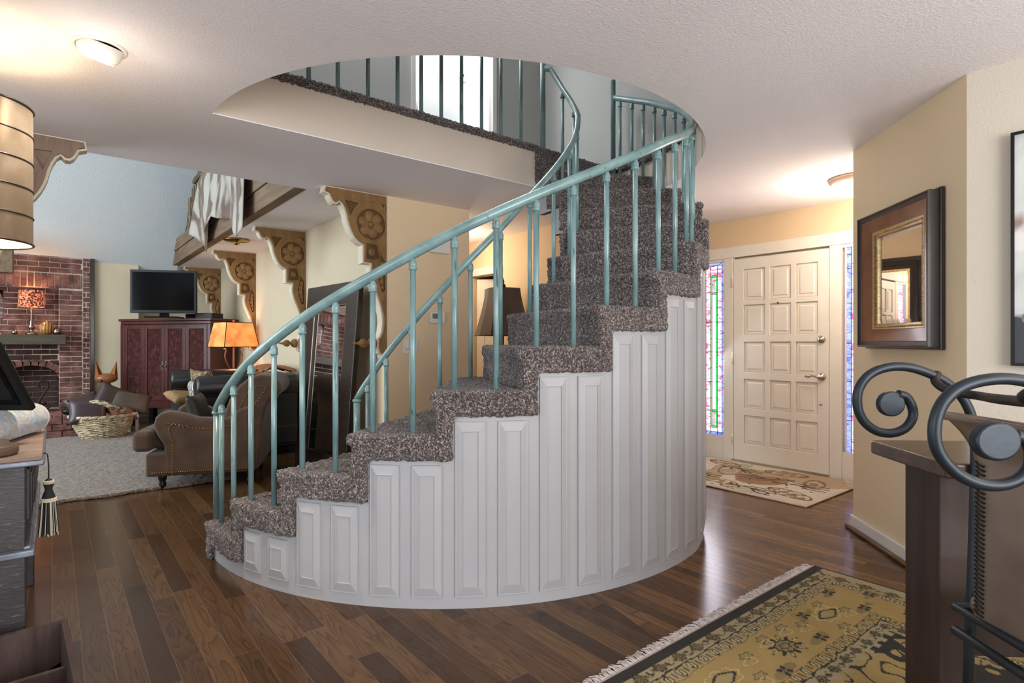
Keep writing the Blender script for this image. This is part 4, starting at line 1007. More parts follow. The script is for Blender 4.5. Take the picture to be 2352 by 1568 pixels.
# ---------------------------------------------------------------- woven patterns (colours of the wool itself, woven into the rugs)
def lin(c): return np.array(srgb(*c)[:3])
class Weave:
    def __init__(s, x0, x1, y0, y1, step):
        s.nx = int((x1-x0)/step)+1; s.ny = int((y1-y0)/step)+1
        gx, gy = np.meshgrid(np.linspace(x0, x1, s.nx), np.linspace(y0, y1, s.ny), indexing='ij')
        s.x, s.y = gx, gy; s.c = np.zeros(gx.shape+(3,)); s.rs = np.random.RandomState(3)
    def put(s, m, c): s.c[m] = lin(c)
    def noise(s, sc, seed=0):
        rs = np.random.RandomState(seed); out = np.zeros_like(s.x)
        for k in range(14):
            a = rs.uniform(0, 2*PI); f = sc*rs.uniform(.5, 1.6); out += np.sin((s.x*np.cos(a)+s.y*np.sin(a))*f+rs.uniform(0, 6.3))
        return out/14**.5
    def seg(s, X, Y, pts, w):
        m = np.zeros(X.shape, bool)
        for (ax, ay), (bx, by) in zip(pts[:-1], pts[1:]):
            dx, dy = bx-ax, by-ay; L2 = dx*dx+dy*dy+1e-9
            t = np.clip(((X-ax)*dx+(Y-ay)*dy)/L2, 0, 1); m |= (X-ax-t*dx)**2+(Y-ay-t*dy)**2 < w*w
        return m
    def build(s, name, z, rough=1, zf=None, base=None):
        nx, ny = s.nx, s.ny; v = np.empty((nx*ny, 3), np.float32)
        v[:, 0] = s.x.ravel(); v[:, 1] = s.y.ravel(); v[:, 2] = (z+(zf if zf is not None else 0)+np.zeros_like(s.x)).ravel()
        i, j = np.meshgrid(np.arange(nx-1), np.arange(ny-1), indexing='ij'); a = (i*ny+j).ravel()
        f = np.stack([a, a+ny, a+ny+1, a+1], 1).astype(np.int32)
        me = bpy.data.meshes.new(name); me.vertices.add(nx*ny); me.vertices.foreach_set('co', v.ravel())
        me.loops.add(f.size); me.loops.foreach_set('vertex_index', f.ravel())
        me.polygons.add(len(f)); me.polygons.foreach_set('loop_start', np.arange(0, f.size, 4, dtype=np.int32)); me.polygons.foreach_set('loop_total', np.full(len(f), 4, np.int32))
        me.update(calc_edges=True)
        at = me.color_attributes.new('Col', 'FLOAT_COLOR', 'POINT')
        at.data.foreach_set('color', np.concatenate([s.c.reshape(-1, 3), np.ones((nx*ny, 1))], 1).astype(np.float32).ravel())
        n = NT(name+'_wool'); ca_ = n.n('ShaderNodeVertexColor', layer_name='Col'); g = n.noise(260, 2); g2 = n.noise(14, 4)
        n.base(n.mix(n.math('MULTIPLY', g, .35), n.mix(n.math('MULTIPLY', g2, .22), ca_.outputs[0], (.12, .09, .05, 1)), (.02, .015, .01, 1), 'MIX')); n.bump(g, .6, .006); n.set(Roughness=rough)
        me.materials.append(n.m)
        o = bpy.data.objects.new(name, me); COL.objects.link(o)
        q = o.modifiers.new('s', 'SOLIDIFY'); q.thickness = base or .01; q.offset = -1
        return o
# oriental rug: corner at (3.17, 1.37); s from right edge, t from the fringed edge
W_ = Weave(.55, 3.17, -.75, 1.37, .0048)
S, Tt = 3.17-W_.x, 1.37-W_.y
wob = .004*W_.noise(60, 5)
S2, T2 = S+wob, Tt+.004*W_.noise(55, 9)
dmin = np.minimum(S2, T2); al = np.where(T2 < S2, S, Tt)
gold, beige, blk, brown, olive = (176, 146, 84), (172, 156, 116), (30, 27, 26), (60, 46, 32), (120, 104, 66)
W_.put(np.ones_like(S, bool), gold)
W_.put((dmin < .175), beige)
W_.put((W_.noise(40, 2) > 1.5) & (dmin > .18), (160, 130, 72)); W_.put((W_.noise(14, 8) > .4) & (dmin > .18), (181, 151, 89))
def border(dlo, dhi, pitch, size, seed):
    c = (dlo+dhi)/2; l = (al % pitch)/pitch-.5; q = dmin-c; lx = l*pitch
    W_.put((np.abs(lx)/(size*1.5)+np.abs(q)/(size*1.1) < 1), (128, 112, 74))
    r = np.hypot(lx, q); th = np.arctan2(q, lx)
    W_.put(np.abs(r-size*(.62+.22*np.cos(6*th))) < .0042, blk)
    W_.put(r < .005, blk); W_.put((np.abs(np.abs(lx)-pitch*.42) < .010) & (np.abs(q) < .012) & (W_.noise(200, seed) > .2), brown)
    W_.put(np.abs(q-.5*size*np.sin(2*PI*al/pitch+1.3)) < .0022, (96, 82, 52))
border(.055, .118, .115, .030, 3)
def guard(d, pitch=.072):
    l = (al % pitch)-pitch/2; q = dmin-d; e = (l/.017)**2+(q/.021)**2
    W_.put(e < 1.25, blk); W_.put(e < .72, (190, 170, 118)); W_.put((np.abs(l-.3*q) < .0028) & (e < .5), brown)
    W_.put((np.abs(np.abs(l)-pitch/2) < .007) & (np.abs(q) < .016), (120, 96, 50))
guard(.150)
W_.put(np.abs(dmin-.122) < .0035, blk); W_.put(np.abs(dmin-.178) < .002, olive)
inn = (T2 > .455) & (S2 > .40); di = np.minimum(T2-.455, S2-.40)
W_.put(inn, beige)
sv = (dmin.copy(), al.copy()); dmin = np.minimum(T2, S2+.055); al = np.where(T2 < S2+.055, S, Tt)
guard(.432); border(.465, .515, .10, .024, 6); dmin, al = sv
W_.put(inn & (di < .0065), blk); W_.put((np.abs(np.minimum(T2, S2+.055)-.408) < .002) & (S2 > .35), olive)
bf = (T2 > .525+.01*np.sign(np.sin(S*90))) & (S2 > .47+.01*np.sign(np.sin(Tt*90)))
W_.put(bf, blk)
gz = bf & (W_.noise(17, 31)+.5*W_.noise(60, 4) > .25); W_.put(gz, gold); W_.put(gz & (np.abs(W_.noise(50, 12)) < .16), blk)
W_.put((Tt < .058) & (Tt > .012), blk); W_.put(S < .010, blk); W_.put((Tt <= .012), (196, 182, 168))
def local(s0, t0, a=0, k=1.0):
    dx, dy = (S-s0)/k, (Tt-t0)/k; return dx*math.cos(a)+dy*math.sin(a), -dx*math.sin(a)+dy*math.cos(a)
def flower4(s0, t0, k=1):
    x, y = local(s0, t0, .1, k); W_.put((x/.07)**2+(y/.022)**2 < .9+.6*W_.noise(90, 5), (140, 120, 72))
    for a in range(4):
        u = x*math.cos(a*PI/2+.785)+y*math.sin(a*PI/2+.785); v = -x*math.sin(a*PI/2+.785)+y*math.cos(a*PI/2+.785)
        W_.put(((u-.019)/.013)**2+(v/.009)**2 < 1, blk)
def outl_(s0, t0, rx, ry, lobes=6, k=.12, c=blk, w=.09, fill=None):
    x, y = local(s0, t0); th = np.arctan2(y/ry, x/rx); r = np.hypot(x/rx, y/ry); R_ = 1+k*np.cos(lobes*th)
    if fill: W_.put(r < R_, fill)
    W_.put(np.abs(r-R_) < w, c)
for s0, t0 in [(.29, .20), (.16, .33), (.33, .37), (.75, .36), (1.10, .38), (.62, .23), (1.55, .22), (1.75, .36), (.24, .52), (.2, .72), (.3, .85)]: flower4(s0, t0)
for s0, t0 in [(.52, .29), (1.32, .27), (2.0, .30), (.27, .62)]:
    outl_(s0, t0, .060, .026, 4, .10, blk, .14, (170, 150, 96)); outl_(s0, t0, .085, .045, 8, .1, (198, 184, 136), .05)
for s0, t0 in [(.93, .30), (1.70, .30)]:
    outl_(s0, t0, .05, .036, 9, .1, blk, .10, (146, 128, 80)); outl_(s0, t0, .025, .016, 6, .2, brown, .2)
    x, y = local(s0, t0)
    for a in range(12):
        u = x*math.cos(a*PI/6)+y*1.35*math.sin(a*PI/6); v = -x*math.sin(a*PI/6)+y*1.35*math.cos(a*PI/6)
        ln = .036 if a % 2 else .05
        e = ((u-.05-ln/2)/(ln/2))**2+(v/.009)**2; W_.put((e < 1.15), blk); W_.put((e < .5) & (a % 2 == 0), (190, 168, 110))
for s0, t0 in [(.46, .22), (.70, .26), (.80, .22), (1.12, .24), (1.2, .34), (1.45, .36), (.58, .38), (.42, .32), (1.62, .30), (.95, .215)]:
    outl_(s0, t0, .030, .016, 5, .25, (104, 88, 52), .16, (160, 138, 84)); outl_(s0+.02, t0+.03, .035, .018, 3, .2, (204, 190, 146), .08)
orug = thing('oriental_rug', 'gold and black oriental rug with a white fringe', 'rug', (0, 0, 0))
o = W_.build('woven_field', .011, base=.009); o.parent = orug
fr = MB(); x = .56
n = NT('off_white_fringe'); n.base(n.ramp(n.noise(50, 3), [(.3, srgb(170, 156, 148)), (.6, srgb(214, 202, 196))])); n.set(Roughness=.9)
while x < 3.15:
    dx = rnd.uniform(-.02, .02); ln = .045+rnd.uniform(-.008, .01)
    fr.tube([(x, 1.365, .010), (x+dx*.4, 1.365+ln*.5, .010+rnd.uniform(0, .006)), (x+dx, 1.365+ln, .003)], .0028, 4, False); x += .0042
fr.build('fringe', n.m, orug, recalc=False)
# entry mat
V = Weave(4.26, 5.33, 1.88, 3.36, .006)
base = (222, 210, 190); V.put(np.ones_like(V.x, bool), base)
V.put(V.noise(7, 3) > .55, (190, 168, 134)); V.put(V.noise(9, 21) > 1.0, (186, 184, 150)); V.put(V.noise(8, 14) > 1.15, (160, 128, 92))
for cx0, cy0, rx, ry, a, c in [(4.50, 2.12, .20, .09, 1.2, (150, 118, 80)), (4.95, 2.12, .16, .08, .3, (150, 116, 78)), (4.47, 2.72, .08, .20, -.2, (168, 140, 100)), (5.15, 2.45, .1, .18, .1, (158, 116, 78)), (4.9, 2.85, .20, .1, .4, (182, 166, 134)), (4.40, 3.15, .1, .16, .3, (160, 130, 92)), (5.15, 3.05, .09, .18, -.3, (156, 120, 84)), (4.36, 2.42, .07, .2, 0, (190, 186, 152))]:
    dx, dy = V.x-cx0, V.y-cy0; u = dx*math.cos(a)+dy*math.sin(a); v = -dx*math.sin(a)+dy*math.cos(a); e = (u/rx)**2+(v/ry)**2
    V.put((e < 1) & (V.noise(60, 2) > -.3), c); V.put(np.abs(e-1) < .12, (120, 88, 60)); V.put(np.abs(e-.35) < .08, (206, 190, 160))
def twig(x, y, a, k=1):
    P = lambda u, v: (x+k*(u*math.cos(a)-v*math.sin(a)), y+k*(u*math.sin(a)+v*math.cos(a)))
    dk = (78, 54, 42)
    for L_ in ([(0, 0), (.12, .01), (.2, .0), (.3, -.05), (.42, -.05)], [(.12, .01), (.2, .05), (.3, .05)], [(.2, 0), (.28, -.1), (.4, -.13)], [(.05, 0), (.0, .05)], [(.2, 0), (.32, .0), (.42, .02)], [(.1, .01), (.12, -.05)]):
        V.put(V.seg(V.x, V.y, [P(*p) for p in L_], .010*k), dk)
for a_ in [(4.42, 2.60, -1.5), (4.75, 2.38, -1.25), (4.62, 3.2, -1.6), (5.0, 3.0, -1.5), (4.35, 3.3, -1.5), (4.95, 2.3, 2.2)]: twig(*a_)
for k in range(22): x, y = V.rs.uniform(4.3, 5.3), V.rs.uniform(1.9, 3.3); V.put((V.x-x)**2/.9+(V.y-y)**2 < .013**2, (84, 60, 46))
ed = np.minimum(np.minimum(V.x-4.26, 5.33-V.x), np.minimum(V.y-1.88, 3.36-V.y))
cr = np.hypot(np.maximum(0, .05-(V.x-4.26)), np.maximum(0, .05-(V.y-1.88)))
o = V.build('entry_mat', .018, zf=-.008*np.clip(1-ed/.02, 0, 1), base=.010); tag(o, 'cream and brown paisley mat in front of the front door', 'mat')

# ---------------------------------------------------------------- framed mirror on the diagonal wall
wm = thing('wall_mirror', 'rectangular mirror in a deep walnut, black and gold frame on the diagonal wall', 'mirror')
def wl(s_, off): return Vector((3.29+.7071*s_-.7071*off, .733+.7071*s_+.7071*off))
a = wl(.87, .004); b = wl(.145, .004)
wm.matrix_world = frame_plane((a.x, a.y, 1.165), (b.x, b.y, 1.165), (a.x, a.y, 1.965))
fwid, fh = .725, .80
def framering(name, i0, i1, y0, y1, mat, parent, W=fwid, H=fh, yi=None, bev=.004):
    m = MB(); yi = y0 if yi is None else yi
    o4 = [(i0, i0), (W-i0, i0), (W-i0, H-i0), (i0, H-i0)]; n4 = [(i1, i1), (W-i1, i1), (W-i1, H-i1), (i1, H-i1)]
    vs = [(x, y1, z) for x, z in o4]+[(x, y0, z) for x, z in o4]+[(x, yi, z) for x, z in n4]+[(x, y1, z) for x, z in n4]; fs = []
    for k in range(3):
        for j in range(4): fs.append((k*4+j, k*4+(j+1) % 4, k*4+4+(j+1) % 4, k*4+4+j))
    for j in range(4): fs.append((12+j, 12+(j+1) % 4, (j+1) % 4, j))
    m.add(vs, fs); return m.build(name, mat, parent, bevel=bev)
M['fblack'] = plain('black_brown_frame_lacquer', srgb(38, 30, 27), .3, var=.1, coat=.3)
M['walnut'] = wood('walnut_frame', srgb(118, 72, 44), srgb(150, 98, 62), .35, (2, 2, 2), 4, .3)
framering('back_frame', 0, .05, -.022, 0, 'fblack', wm)
framering('outer_frame', .010, .045, -.07, -.0, 'fblack', wm, yi=-.064, bev=.006)
framering('lip', .012, .022, -.075, -.05, 'fblack', wm)
framering('walnut_frame', .028, .118, -.066, -.008, 'walnut', wm, yi=-.030)
framering('gold_frame', .112, .145, -.036, -.004, 'gold', wm, yi=-.022, bev=.003)
m = MB(); i_ = .128
for (x0, z0), (x1, z1) in (((i_, i_), (fwid-i_, i_)), ((fwid-i_, i_), (fwid-i_, fh-i_)), ((fwid-i_, fh-i_), (i_, fh-i_)), ((i_, fh-i_), (i_, i_))):
    K = int(max(abs(x1-x0), abs(z1-z0))/.011)
    for k in range(K): t = k/K; m.ball((x0+(x1-x0)*t, -.033, z0+(z1-z0)*t), (.0048, .004, .0048), 7, 5)
m.build('gold_beading', 'gold', wm)
m = MB(); i_ = .14; b_ = .026
o4 = [(i_, i_), (fwid-i_, i_), (fwid-i_, fh-i_), (i_, fh-i_)]; n4 = [(i_+b_, i_+b_), (fwid-i_-b_, i_+b_), (fwid-i_-b_, fh-i_-b_), (i_+b_, fh-i_-b_)]
m.add([(x, -.010, z) for x, z in o4]+[(x, -.0125, z) for x, z in n4], [(4, 5, 6, 7)]+[(j, (j+1) % 4, 4+(j+1) % 4, 4+j) for j in range(4)]); m.build('mirror_glass', 'mirror', wm)
# second mirror across the entry
em = thing('entry_mirror', 'large bronze framed mirror on the far peach entry wall, seen in the wall mirror', 'mirror', (4.42, 4.395, .55))
framering('frame', 0, .13, -.05, 0, 'dkwood', em, .86, 1.54, -.03, .006)
framering('frame_ridge', .045, .085, -.062, -.01, 'dkwood', em, .86, 1.54, -.05, .004)
framering('gold_lip', .12, .14, -.036, -.0, 'gold', em, .86, 1.54, None, .002)
MB().box(.13, .73, -.012, -.004, .13, 1.41).build('mirror_glass', 'mirror', em)

# ---------------------------------------------------------------- painting on the right wall
pa = thing('painting', 'abstract grey, white and black canvas in a thin black frame on the right wall', 'painting', (3.285, -.15, 1.10))
n = NT('abstract_paint'); a = n.noise(3.2, 5, dist=.8); b = n.noise(2.1, 4, (1, 1.6, 1), 1.4); g = n.tc.outputs['Object']
sz = n.n('ShaderNodeSeparateXYZ'); n.l(g, sz.inputs[0])
c = n.ramp(a, [(.35, srgb(176, 180, 178)), (.5, srgb(206, 208, 204)), (.6, srgb(222, 220, 214))])
c = n.mix(n.ramp(n.math('ADD', b, n.math('MULTIPLY', n.math('ABSOLUTE', n.math('SUBTRACT', sz.outputs[2], .62)), -1.2)), [(.50, (0, 0, 0, 1)), (.56, (1, 1, 1, 1))]), c, srgb(150, 128, 118))
dk = n.ramp(n.math('ADD', n.math('MULTIPLY', sz.outputs[2], -2.2), n.math('MULTIPLY', a, 1.6)), [(.25, (0, 0, 0, 1)), (.32, (1, 1, 1, 1))])
c = n.mix(dk, c, srgb(62, 64, 68)); n.base(c); n.set(Roughness=.6); n.bump(a, .2, .01)
MB().box(-.022, -.004, -.71, .71, .012, 1.005).build('canvas', n.m, pa)
m = MB(); m.box(-.03, 0, .71, .722, 0, 1.015); m.box(-.03, 0, -.722, -.71, 0, 1.015); m.box(-.03, 0, -.71, .71, 0, .012); m.box(-.03, 0, -.71, .71, 1.003, 1.015); m.build('frame', 'black', pa)

# ---------------------------------------------------------------- wall fittings
th_ = thing('thermostat', 'white thermostat with a small grey display on the tan wall', 'thermostat', (2.68, 4.405, 1.375))
MB().box(-.075, .075, -.028, 0, 0, .105).build('housing', 'white', th_, bevel=.005); MB().box(-.055, .015, -.030, -.027, .04, .085).build('display', plain('lcd_grey', srgb(120, 126, 112), .3), th_)
m = MB()
for k in range(4): m.box(.025+.012*(k % 2), .033+.012*(k % 2), -.0305, -.027, .045+.018*(k//2), .055+.018*(k//2))
m.build('button', 'greige', th_)
tag(MB().box(-.10, .10, -.045, 0, 0, .13).build('door_chime', 'white', loc=(2.70, 4.405, 2.0), bevel=.006), 'white door chime box high on the tan wall', 'door chime')
sw_ = thing('light_switch', 'white double switch plate with a dimmer knob on the tan wall', 'light switch', (2.415, 4.405, 1.105))
MB().box(-.07, .07, -.006, 0, 0, .115).build('plate', 'white', sw_, bevel=.002); MB().lathe([(.020, 0), (.018, .018), (0, .02)], 18, T(-.025, -.006, .058) @ RX(PI/2)).build('dimmer_knob', 'white', sw_); MB().box(.025, .035, -.014, -.004, .048, .066).build('toggle', 'white', sw_)
us = thing('light_switch', 'white switch plate on the bright wall of the upper doorway', 'light switch', (3.33, 4.945, 3.98))
MB().box(-.04, .04, -.006, 0, -.06, .06).build('plate', 'door', us, bevel=.002); MB().box(-.006, .006, -.014, -.004, -.01, .01).build('toggle', 'black', us)
cu = MB(); cu.grid(lambda u, v: (2.60+.26*u, 4.86+.012*math.sin(u*22), 3.05+(.74-.50*u)*v), 40, 8)
n = NT('ribbed_towel'); wv = n.n('ShaderNodeTexWave'); wv.inputs['Scale'].default_value = 14; n.l(n.coord((1, 1, 2)), wv.inputs[0]); n.base(n.ramp(wv.outputs['Fac'], [(.3, srgb(206, 202, 196)), (.7, srgb(236, 234, 230))])); n.set(Roughness=.9)
tag(cu.build('towel', n.m, solid=.01, recalc=False), 'white ribbed towel hanging inside the bright upper doorway', 'towel')

# ---------------------------------------------------------------- ceiling lights
rl = thing('eyeball_light', 'lit white eyeball spotlight recessed in the ceiling at upper left', 'ceiling light', (.155, 2.95, CEIL))
m = MB(); m.lathe([(.098, 0), (.098, -.006), (.085, -.009), (.082, 0)], 36); m.build('trim_ring', 'white', rl)
mt = T(0, 0, -.008) @ RX(.32) @ RY(.15)
m = MB(); m.lathe([(.082, .02), (.080, -.012), (.070, -.034), (.058, -.046), (.056, -.046), (.056, -.038)], 32, mt); m.build('eyeball', 'white', rl)
m = MB(); m.lathe([(.056, -.040), (.03, -.046), (0, -.048)], 28, mt); m.build('bulb', plain('spot_bulb_glow', (1, .95, .88, 1), emis=14, ec=(1, .93, .85, 1), var=0), rl)
sp = bpy.data.lights.new('eyeball_spot', 'SPOT'); sp.energy = 55; sp.color = (1, .86, .72); sp.spot_size = math.radians(120); sp.spot_blend = .8; sp.shadow_soft_size = .05
so_ = bpy.data.objects.new('eyeball_spot', sp); COL.objects.link(so_); so_.location = (.178, 2.95, CEIL-.08); so_.rotation_euler = (.3, 0, 0)
point('eyeball_spill', (.16, 2.86, CEIL-.26), 1.8, (1, .86, .7), .05)
dl = thing('dome_light', 'lit frosted dome ceiling light near the front door', 'ceiling light', (4.70, 1.72, CEIL))
m = MB(); m.lathe([(.175, 0), (.178, -.02), (.160, -.04), (.150, -.045), (.150, -.03)], 36); m.build('rim', plain('taupe_rim', srgb(186, 160, 138), .4), dl)
m = MB(); m.lathe([(.152, -.035), (.145, -.07), (.115, -.105), (.07, -.128), (0, -.138)], 36); m.build('glass_dome', plain('lit_frosted_glass', (1, .93, .84, 1), emis=2.6, ec=(1, .88, .74, 1), var=0), dl)
point('dome_light_glow', (4.70, 1.72, CEIL-.34), 14, (1, .94, .86), .12)

# ---------------------------------------------------------------- hallway table lamp
ht = thing('hall_table', 'dark console table behind the stairs against the hallway wall', 'table', (3.80, 4.85, 0))
MB().box(-.26, .28, -.42, .42, .72, .76).build('table_top', 'dkwood', ht, bevel=.006)
MB().box(-.22, .26, -.38, .38, .62, .72).build('apron', 'dkwood', ht)
for sx in (-.21, .23):
    for sy in (-.36, .36): MB().box(sx-.025, sx+.025, sy-.025, sy+.025, 0, .62).build('leg', 'dkwood', ht)
hl_ = thing('hall_lamp', 'table lamp with a large dark brown bell shade and acorn finial behind the stairs', 'lamp', (3.78, 4.85, .76), math.radians(8))
n = NT('dark_brown_shade_fabric'); n.base(n.ramp(n.noise(4, 3), [(.3, srgb(52, 40, 34)), (.7, srgb(76, 60, 50))])); n.set(Roughness=.75, Sheen_Weight=.3)
m = MB(); K = 8; rings = []
for t in np.linspace(0, 1, 9):
    r_ = .33-(.33-.20)*(1-(1-t)**1.35); rings.append([((r_*(1.0 if j % 2 == 0 else .80))*math.cos(2*PI*(j+.5)/K), (r_*(1.0 if j % 2 == 0 else .80))*math.sin(2*PI*(j+.5)/K), .52+.50*t) for j in range(K)])
m.add([p for r_ in rings for p in r_], [(i*K+j, i*K+(j+1) % K, (i+1)*K+(j+1) % K, (i+1)*K+j) for i in range(8) for j in range(K)]); m.build('lamp_shade', n.m, hl_, solid=.004, recalc=False)
m = MB(); m.tube([rings[0][j] for j in range(K)]+[rings[0][0]], .006, 6); m.tube([rings[8][j] for j in range(K)]+[rings[8][0]], .005, 6); m.build('shade_trim', n.m, hl_)
m = MB(); m.lathe([(.09, 0), (.09, .02), (.04, .05), (.07, .14), (.08, .22), (.04, .34), (.015, .38), (.012, .98), (.0, 1.02)], 22); m.build('lamp_base', 'dkwood', hl_)
m = MB(); m.lathe([(.012, 1.02), (.034, 1.045), (.034, 1.06), (.014, 1.085), (.022, 1.10), (.014, 1.115), (.009, 1.135), (0, 1.15)], 18); m.build('finial', 'dkwood', hl_)
point('hall_ceiling_glow', (3.5, 5.4, 2.15), 10, (1, .88, .70), .12)

# ---------------------------------------------------------------- desk on the left with its lamp and clutter
n = NT('painted_desk_wood'); f = n.noise(5, 5, (2, 2, 2), .5); g = n.noise(30, 4, (1, 1, 5))
n.base(n.mix(n.ramp(g, [(.62, (0, 0, 0, 1)), (.74, (1, 1, 1, 1))]), n.ramp(f, [(.3, srgb(42, 37, 38)), (.7, srgb(60, 53, 52))]), srgb(92, 90, 94))); n.bump(g, .2, .004); n.set(Roughness=.42); M['deskpaint'] = n.m
M['desktop'] = wood('worn_desk_top', srgb(128, 104, 88), srgb(176, 152, 134), .45, (1, 6, 1), 3)
M['deskedge'] = plain('pewter_painted_edge', srgb(120, 126, 136), .35, .3, var=.3, scale=18)
dk = thing('desk', 'grey painted wooden desk with a worn pale top at the left edge', 'desk', (-.75, 3.15, 0))
def D(b): return (b[0]+.75, b[1]+.75, b[2]-3.15, b[3]-3.15, b[4], b[5])
MB().box(*D((-1.5, -.026, 2.525, 3.80, .800, .816))).build('desk_top', 'desktop', dk, bevel=.003)
MB().box(*D((-1.505, -.020, 2.518, 3.806, .782, .800))).build('top_edge', 'deskedge', dk, bevel=.006)
MB().box(*D((-1.45, -.090, 2.60, 3.74, .50, .782))).build('apron', 'deskpaint', dk, bevel=.004)
m = MB()
for k in range(3): m.box(*D((-.092, -.062+.006*k, 2.70+.05*k, 3.66-.05*k, .56+.02*k, .745-.02*k)))
m.build('side_moulding', 'deskpaint', dk, bevel=.004)
m = MB(); m.box(*D((-1.47, -.046, 2.55, 3.77, .468, .492))); m.box(*D((-1.46, -.056, 2.56, 3.76, .492, .505))); m.build('lower_moulding', 'deskedge', dk, bevel=.006)
for k in range(2): 
    dr = MB().box(*D((-.78-.62*k, -.19-.62*k, 2.585, 2.60, .53, .76))).build('drawer', 'deskpaint', dk, bevel=.005); MB().ball(D((-.485-.62*k, 0, 2.57, 0, .645, 0))[0:1]+(2.57-3.15, .645), .014).build('knob', 'brass', dr)
for x0 in (-1.44, -.165):
    for y0 in (2.56, 3.68): MB().box(*D((x0, x0+.095, y0, y0+.095, 0, .782))).build('leg', 'deskpaint', dk, bevel=.006)
# lamp
sh = thing('banded_lamp', 'tall lit lamp with a banded metallic parchment drum shade at far left', 'lamp', (-.262, 3.155, .816))
n = NT('metallic_parchment'); f = n.noise(4, 5, (1, 1, .5), .4); g = n.noise(14, 4); n.base(n.mix(n.math('MULTIPLY', g, .5), n.ramp(f, [(.3, srgb(96, 82, 66)), (.5, srgb(136, 120, 100)), (.7, srgb(184, 172, 154))]), srgb(110, 92, 72))); n.set(Roughness=.36, Metallic=.6); M['parch'] = n.m
M['shadein'] = plain('cream_shade_lining', srgb(250, 236, 196), .8, emis=.5, ec=(1, .86, .6, 1), var=.02)
m = MB(); m.lathe([(.2, .79), (.2, 1.355)], 56); 
o = MB(); o.v = m.v; o.f = m.f[:-2]; o.sm = m.sm[:-2]; o.build('lamp_shade', 'parch', sh, recalc=False)
m = MB(); m.lathe([(.1965, 1.352), (.1965, .793)], 56); o = MB(); o.v = m.v; o.f = m.f[:-2]; o.sm = m.sm[:-2]; o.build('shade_lining', 'shadein', sh, recalc=False)
m = MB()
for k in range(6): zz = .793+(1.352-.793)*k/5; m.tube([(.201*math.cos(t), .201*math.sin(t), zz) for t in np.linspace(0, 2*PI, 60)], .003 if 0 < k < 5 else .005, 6, False)
m.build('shade_band', 'dkwood', sh)
m = MB(); m.lathe([(.09, 0), (.09, .02), (.05, .05), (.07, .15), (.09, .28), (.06, .42), (.02, .5), (.012, .55), (.012, 1.3), (0, 1.31)], 24); m.tube([(-.197, 0, 1.30), (.197, 0, 1.30)], .003, 6); m.build('lamp_base', 'dkwood', sh)
point('banded_lamp_light', (-.262, 3.155, .816+1.05), 7, (1, .80, .52), .05)
# bolster, tilted screen, wooden disc
bo = thing('bolster', 'pale blue patterned bolster lying on the desk', 'cushion', (-.14, 2.98, .879))
n = NT('blue_damask'); f = n.noise(11, 3, dist=2.2); n.base(n.ramp(f, [(.44, srgb(152, 164, 176)), (.5, srgb(190, 194, 194)), (.58, srgb(170, 164, 154))])); n.set(Roughness=.7, Sheen_Weight=.3)
dv = Vector((-.155, -.45, 0)).normalized(); up_ = Matrix(((0, 0, 0, 0),)*4) if False else None
mt = Matrix.Translation((.075, .225, 0)) @ dv.to_track_quat('Z', 'Y').to_matrix().to_4x4()
m = MB(); m.lathe([(0, -.01), (.045, -.006), (.058, .006), (.061, .02), (.062, .46), (.058, .474), (.045, .486), (0, .49)], 34, mt); m.build('cover', n.m, bo)
m = MB(); m.tube([mt @ Vector((.059*math.cos(t), .059*math.sin(t), .004)) for t in np.linspace(0, 2*PI, 40)], .003, 6, False); m.build('piping', 'greige', bo)
sc = thing('black_display', 'black tilted display panel resting on the bolster, with a small white sticker', 'display', (.6276*2.2+.7785*-1.84, .7785*2.2+.6276*1.84, .944), -YAW)
tl = RX(math.atan2(.15, .25))
m = MB(); m.box(-.36, 0, -.012, .012, 0, .30, tl); m.build('panel', 'black', sc, bevel=.006)
m = MB(); m.prism([(-.34, .03), (-.03, .03), (-.03, .28), (-.34, .28)], -.016, -.010, 'y', [[(-.31, .05), (-.31, .26), (-.05, .26), (-.05, .05)]], tl); m.build('raised_rim', 'tvblack', sc, bevel=.003)
MB().box(-.20, -.145, -.0135, -.011, .03, .06, tl).build('sticker', 'brightwall', sc)
wd = thing('wooden_disc', 'round wooden slab box on the near left of the desk', 'box', (-.215, 2.80, .816)) if False else None
tag(MB().lathe([(.07, 0), (.08, .008), (.08, .03), (.07, .036), (.055, .036), (.055, .05), (0, .05)], 32).build('wooden_box', wood('brown_box_wood', srgb(84, 68, 56), srgb(116, 96, 80), .5), loc=(-.17, 2.62, .816)), 'small round brown wooden box at the near edge of the desk', 'box')
tag(MB().box(-.05, .05, -.12, .12, 0, .03).build('orange_book', plain('tan_orange_cover', srgb(176, 122, 72), .6), loc=(-.10, 3.30, .816), rz=.1, bevel=.003), 'tan orange book on the desk behind the bolster', 'book')
# tassel
ta = thing('tassel', 'black and cream striped tassel hanging from the desk corner', 'tassel', (-.010, 2.66, .655)); ta.scale = (.78, .78, .85)
n = NT('tassel_thread'); wv = n.n('ShaderNodeTexWave', wave_type='BANDS', bands_direction='DIAGONAL'); wv.inputs['Scale'].default_value = 60; n.l(n.coord((1, 1, .05)), wv.inputs[0]); n.base(n.ramp(wv.outputs['Fac'], [(.4, srgb(30, 28, 30)), (.55, srgb(206, 196, 176))])); n.set(Roughness=.8)
M['thread'] = plain('cream_thread', srgb(206, 194, 170), .8); M['bthread'] = plain('black_thread', srgb(30, 28, 30), .8)
MB().tube([(-.03, 0, .172), (-.012, 0, .174), (-.004, 0, .165), (0, 0, .12), (.0, 0, .06)], .003, 6).build('cord', 'bthread', ta)
MB().lathe([(.004, .065), (.018, .055), (.021, .040), (.016, .028), (.014, .015), (.021, -.002), (.026, -.018), (.026, -.03), (0, -.03)], 20).build('knot', 'bthread', ta)
m = MB()
